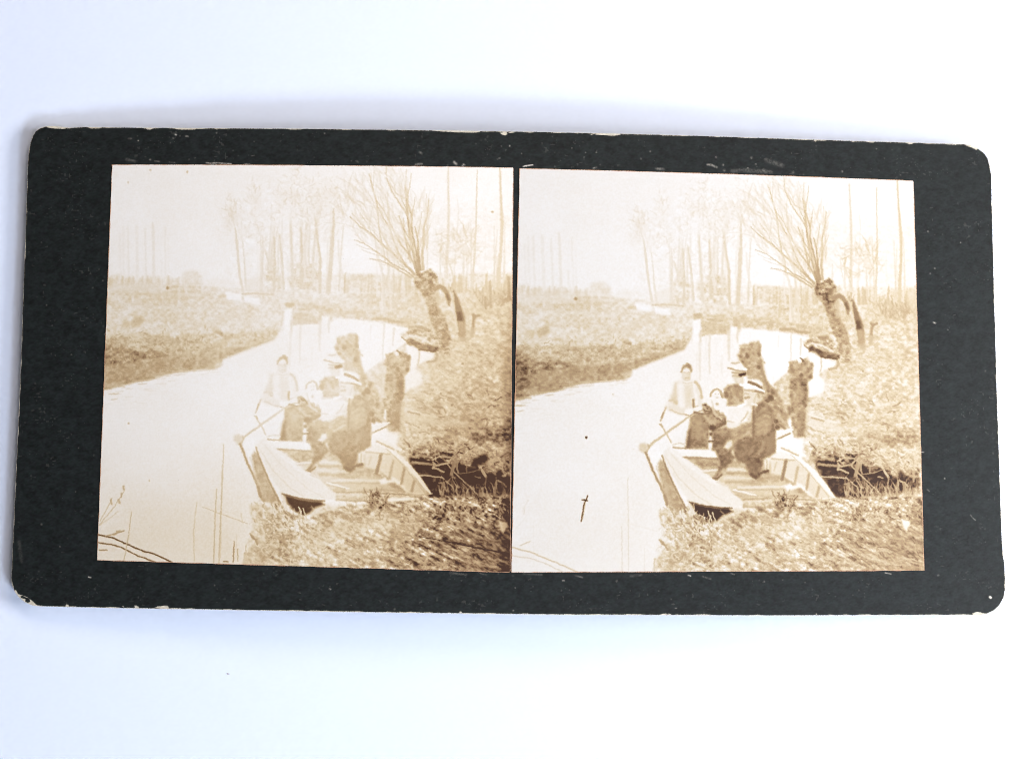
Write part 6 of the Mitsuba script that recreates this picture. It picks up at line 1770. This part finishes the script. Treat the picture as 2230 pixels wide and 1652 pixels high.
SCUFFS_AND_SHEEN = [
(50,30,[-62.4,42.4,-62.2,42.3]),
(25,26,[-61.5,42.1]),
(35,30,[-60.4,42.1,-60.0,42.0]),
(55,26,[-69.1,41.2]),
(20,23,[-69.3,42.1]),
(16,38,[-70.9,41.6,-70.4,41.6]),
(20,45,[-62.7,41.7]),
(15,30,[-63.2,40.8]),
(27,41,[-66.8,37.7]),
(20,30,[-65.9,37.4,-65.1,37.3]),
(13,64,[-71.1,37.7,-70.6,37.6]),
(16,45,[-70.2,37.5,-69.6,37.4]),
(26,19,[-63.3,37.2,-62.3,37.1]),
(20,30,[-59.7,37.7]),
(16,30,[-58.6,38.0]),
(50,26,[-56.5,37.1,-55.9,37.0,-55.0,37.1,-52.0,36.9]),
(60,11,[-55.7,36.9,-54.6,36.8]),
(24,26,[-51.7,39.4]),
(16,26,[-50.7,38.5]),
(20,23,[-47.9,41.1]),
(20,19,[-48.3,38.4,-47.8,38.5]),
(15,26,[-43.1,41.2]),
(35,23,[-35.1,42.7]),
(40,19,[-49.6,36.9,-48.6,36.9]),
(20,38,[-54.8,42.7]),
(22,26,[-30.1,37.6]),
(20,30,[-29.2,37.6,-28.9,37.5]),
(30,41,[-18.4,37.1,-17.3,37.2]),
(20,41,[-17.7,39.4,-17.3,39.1]),
(16,26,[-20.5,42.0]),
(16,23,[-23.3,41.1]),
(35,53,[-11.4,37.6,-11.0,37.2]),
(40,41,[-9.7,37.2]),
(25,38,[-12.6,37.0]),
(35,34,[-1.3,40.8]),
(25,26,[-2.8,40.7]),
(16,26,[-7.5,41.1]),
(15,34,[-5.0,40.1]),
(25,26,[0.9,39.4]),
(20,30,[-3.5,38.3,-3.1,38.5]),
(12,38,[-2.0,40.0]),
(75,26,[1.2,37.0,2.1,37.2,2.9,37.3]),
(15,30,[-21.2,38.2]),
(35,19,[-10.0,37.0,-9.4,37.1]),
(20,30,[10.1,40.6]),
(20,30,[12.6,39.8]),
(25,34,[14.6,39.9]),
(15,34,[12.3,38.9]),
(36,30,[24.5,40.3]),
(20,38,[22.8,38.9]),
(38,26,[14.0,36.9,14.6,37.1]),
(22,49,[25.6,37.1,27.0,37.0]),
(20,45,[36.7,39.5]),
(36,41,[35.1,38.1,35.9,38.0,36.8,37.6]),
(26,41,[38.0,38.1]),
(20,56,[38.2,37.1]),
(20,56,[43.3,39.6]),
(26,34,[44.1,38.4]),
(14,83,[39.7,37.0,41.6,37.2,46.9,37.0]),
(25,34,[42.6,37.6]),
(20,34,[7.0,37.1]),
(16,30,[15.3,37.6]),
(15,88,[46.1,39.2,47.4,38.8,49.0,38.3]),
(22,57,[45.6,37.4]),
(15,62,[51.0,37.0]),
(20,31,[53.0,36.7]),
(26,44,[60.3,37.5]),
(28,26,[55.5,42.2]),
(26,26,[66.9,42.0]),
(16,26,[69.9,42.0]),
(16,26,[72.6,40.6]),
(14,26,[68.4,40.3]),
(16,31,[71.4,37.2]),
(36,28,[-80.4,-32.5]),
(55,20,[-75.1,-37.8,-74.7,-37.9]),
(9,76,[-87.8,-31.7,-87.6,-33.1,-87.2,-35.1]),  # painted highlight of a bent crease, not a scuff
(10,38,[-87.2,-35.0]),
(12,31,[-84.0,-36.9]),
(10,25,[-79.1,-31.1]),
(25,26,[-52.7,-39.1]),
(15,23,[-52.2,-39.7]),
(38,19,[-32.5,-39.5,-32.2,-39.6]),
(20,15,[-38.0,-40.2,-37.5,-40.3]),
(20,15,[-33.6,-42.3,-33.2,-42.4]),
(13,19,[-61.1,-37.1]),
(14,15,[-51.7,-41.3]),
(13,26,[-44.1,-37.0]),
(40,23,[0.3,-39.1]),
(42,30,[-0.0,-43.1]),
(18,45,[-20.9,-43.0]),
(18,26,[-20.7,-37.2]),
(20,26,[-15.0,-36.6]),
(14,45,[-11.2,-36.6,-8.4,-36.9]),
(14,30,[-5.9,-36.6,-4.8,-36.9]),
(20,26,[-2.7,-36.7]),
(15,26,[-0.1,-37.0]),
(14,38,[1.7,-36.6,5.0,-36.8]),
(35,23,[-32.3,-39.6]),
(60,15,[8.7,-37.8,9.0,-37.8]),
(26,41,[18.3,-37.8]),
(55,23,[31.1,-36.7,31.5,-36.8]),
(32,19,[28.2,-41.8,28.5,-41.8]),
(32,15,[28.7,-42.5,29.0,-42.5]),
(20,23,[25.8,-39.5]),
(20,23,[12.0,-41.1]),
(20,30,[11.0,-36.9,12.2,-37.2]),
(12,49,[20.8,-36.9,22.7,-36.7]),
(16,34,[33.7,-36.9,35.1,-37.3]),
(30,19,[38.8,-36.3,39.4,-36.5]),
(16,26,[28.0,-40.9]),
(18,26,[44.6,-37.8]),
(16,26,[39.4,-39.3]),
(40,22,[66.9,-36.0,68.0,-36.2]),
(26,40,[76.8,-36.4]),
(100,40,[86.3,-40.2,86.5,-40.3]),
(22,26,[48.1,-37.4]),
(20,31,[44.8,-37.7]),
(16,26,[43.9,-37.5]),
(15,31,[52.2,-37.8]),
(12,31,[60.9,-40.0]),
(30,36,[76.4,26.7]),
(30,28,[82.6,24.8]),
(55,25,[77.0,9.7,77.4,9.6]),
(28,36,[77.5,19.8]),
(26,32,[76.6,18.8]),
(45,28,[78.4,-18.9]),
(60,14,[74.1,-14.2,74.6,-14.2]),
(25,36,[87.7,-14.2]),
(40,14,[83.1,-25.5,83.5,-26.0,84.0,-26.4]),
(30,18,[75.1,-21.0,75.5,-21.3]),
(16,43,[86.7,0.9]),
(20,28,[79.7,8.4]),
(15,36,[74.6,-8.4]),
(12,28,[77.7,5.5]),
(26,28,[-84.7,10.8]),
(16,28,[-79.8,1.8]),
(22,25,[-77.0,-0.7]),
(32,21,[-73.9,5.5]),
(20,28,[-75.4,17.4]),
(24,25,[-74.6,15.3]),
(16,28,[-76.4,14.0]),
(26,21,[-77.8,-15.0]),
(24,25,[-78.0,-22.8]),
(16,43,[-83.9,-28.6]),
(16,21,[-75.1,-23.2]),
(14,21,[-79.2,-12.6]),
(10,50,[-85.1,-8.0]),
(8,36,[-86.2,-4.2])
]
core = Polygon(OUTLINE).buffer(1.2, join_style=1).buffer(-1.2, join_style=1)
facing = Polygon(ragged(core.buffer(-0.03).exterior, 0.3, 0.17, 3)).buffer(0)
for c in CHIPS:
    g = Polygon([(c[k], c[k + 1]) for k in range(0, len(c), 2)]).buffer(0)
    if g.area > 0:
        facing = facing.difference(Polygon(ragged(g.exterior, 0.25, 0.1, 7)).buffer(0.02))
if facing.geom_type != "Polygon":
    facing = max(facing.geoms, key=lambda q: q.area)
for c in ISLANDS:                                     # scraps of the facing left in the worn corner
    g = Polygon([(c[k], c[k + 1]) for k in range(0, len(c), 2)]).buffer(0.02)
    facing = facing.union(g)

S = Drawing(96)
for v, w, p in SCUFFS_AND_SHEEN:
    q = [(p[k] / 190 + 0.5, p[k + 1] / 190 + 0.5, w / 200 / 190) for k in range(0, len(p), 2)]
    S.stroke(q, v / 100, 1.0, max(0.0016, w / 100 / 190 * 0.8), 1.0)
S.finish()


def mount_colour(p, n, uv):
    x, y = mi.Float(uv.x), mi.Float(uv.y)          # in mm over the card
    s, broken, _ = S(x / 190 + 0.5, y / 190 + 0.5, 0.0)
    fibre = fbm(x * 2.2 + 0.6 * y, y * 4.0 - 0.8 * x, 2.0, 3) - 0.5
    tint = noise(x * 2.7, y * 3.1, 8.0) - 0.5
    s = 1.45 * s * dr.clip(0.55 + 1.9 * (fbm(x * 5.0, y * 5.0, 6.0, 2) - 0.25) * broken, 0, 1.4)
    dust = smoothstep(0.80, 0.90, noise(x * 2.6, y * 3.4, 21.0)) * smoothstep(0.55, 0.75, noise(x * 0.35, y * 0.5, 31.0)) * 0.10
    base = mi.Color3f(0.0072, 0.0098, 0.0099) * (1 + 1.3 * fibre + 0.7 * (noise(x * 0.9, y * 1.3, 71.0) - 0.5)) + mi.Color3f(0.0016, -0.0008, 0.0012) * tint
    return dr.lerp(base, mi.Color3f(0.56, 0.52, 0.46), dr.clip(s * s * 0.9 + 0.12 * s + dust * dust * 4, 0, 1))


def core_colour(p, n, uv):
    g = fbm(p.x * 2500, p.y * 2500, p.z * 2500, 3)
    return mi.Color3f(0.58, 0.53, 0.43) * (0.62 + 0.6 * g)


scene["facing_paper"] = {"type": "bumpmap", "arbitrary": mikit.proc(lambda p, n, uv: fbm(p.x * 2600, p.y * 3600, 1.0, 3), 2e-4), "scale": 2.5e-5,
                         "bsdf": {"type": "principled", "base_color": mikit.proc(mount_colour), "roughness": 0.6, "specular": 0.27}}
scene["pasteboard"] = {"type": "principled", "base_color": mikit.proc(core_colour), "roughness": 0.9, "specular": 0.1}


def rings(shape):
    out = []
    for poly in getattr(shape, "geoms", [shape]):
        out += [np.array(poly.exterior.coords)[:-1]] + [np.array(r.coords)[:-1] for r in poly.interiors]
    return out


scene["stereo_card__board"] = mikit.ply(slab(rings(core), -THICK, -0.14, 4.0), "pasteboard")
fv, ff = slab(rings(facing), -0.16, 0.0, 3.0)
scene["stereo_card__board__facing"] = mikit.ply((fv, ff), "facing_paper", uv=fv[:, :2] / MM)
labels["stereo_card"] = {"label": "bowed black stereo view card with worn edges and two sepia river prints", "category": "stereo card"}
labels["stereo_card__board"] = {"label": "cream pasteboard core showing at the worn rim"}
labels["stereo_card__board__facing"] = {"label": "charcoal black facing paper with pale scuffs and a painted crease highlight"}


def to_unit(quad):
    R, b = [], []
    for (x, y), (u, v) in zip(quad, [(0, 0), (1, 0), (1, 1), (0, 1)]):
        R += [[x, y, 1, 0, 0, 0, -u * x, -u * y], [0, 0, 0, x, y, 1, -v * x, -v * y]]
        b += [u, v]
    return np.append(np.linalg.solve(np.array(R), b), 1).reshape(3, 3)


PRINTS = [("print", 2, [(-73.76, 36.72), (-0.57, 36.76), (-0.54, -36.5), (-73.68, -34.91)], -0.02), ("print_001", 1, [(0.47, 36.62), (73.84, 36.21), (74.17, -35.59), (-0.44, -36.5)], -0.015)]
for name, which, quad, z0 in PRINTS:
    H = to_unit(quad)
    poly = Polygon(ragged(Polygon(quad).exterior, 0.5, 0.07, 10 + which)).buffer(0)
    v, f = slab(rings(poly), z0, 0.2, 2.5)
    h = np.c_[v[:, :2] / MM, np.ones(len(v))] @ H.T
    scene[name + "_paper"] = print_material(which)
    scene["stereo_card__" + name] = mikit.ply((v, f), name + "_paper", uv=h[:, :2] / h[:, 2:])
labels["stereo_card__print"] = {"label": "left sepia print of a party in a moored boat, pale in its middle and dark brown at the lower right"}
labels["stereo_card__print_001"] = {"label": "right sepia print of a party in a moored boat, clear and warm with a white sky"}

# ------------------------------------------------------------------ a crumb on the sheet
rng = np.random.default_rng(2)
import trimesh
b = trimesh.creation.icosphere(2, 1.0)
b.vertices *= (1 + 0.25 * (rng.random((len(b.vertices), 1)) - 0.5)) * [0.26, 0.13, 0.10]
b.apply_transform(trimesh.transformations.rotation_matrix(-0.35, [0, 0, 1]))
b.apply_translation([*(-50.5, -54.7), 0.09])
b.apply_scale(MM)
scene["crumb_grey"] = {"type": "principled", "base_color": {"type": "rgb", "value": [0.42, 0.39, 0.44]}, "roughness": 0.8}
scene["dust_crumb"] = mikit.ply(b, "crumb_grey", smooth=True)
labels["dust_crumb"] = {"label": "tiny grey crumb lying on the white sheet below the card", "category": "crumb"}
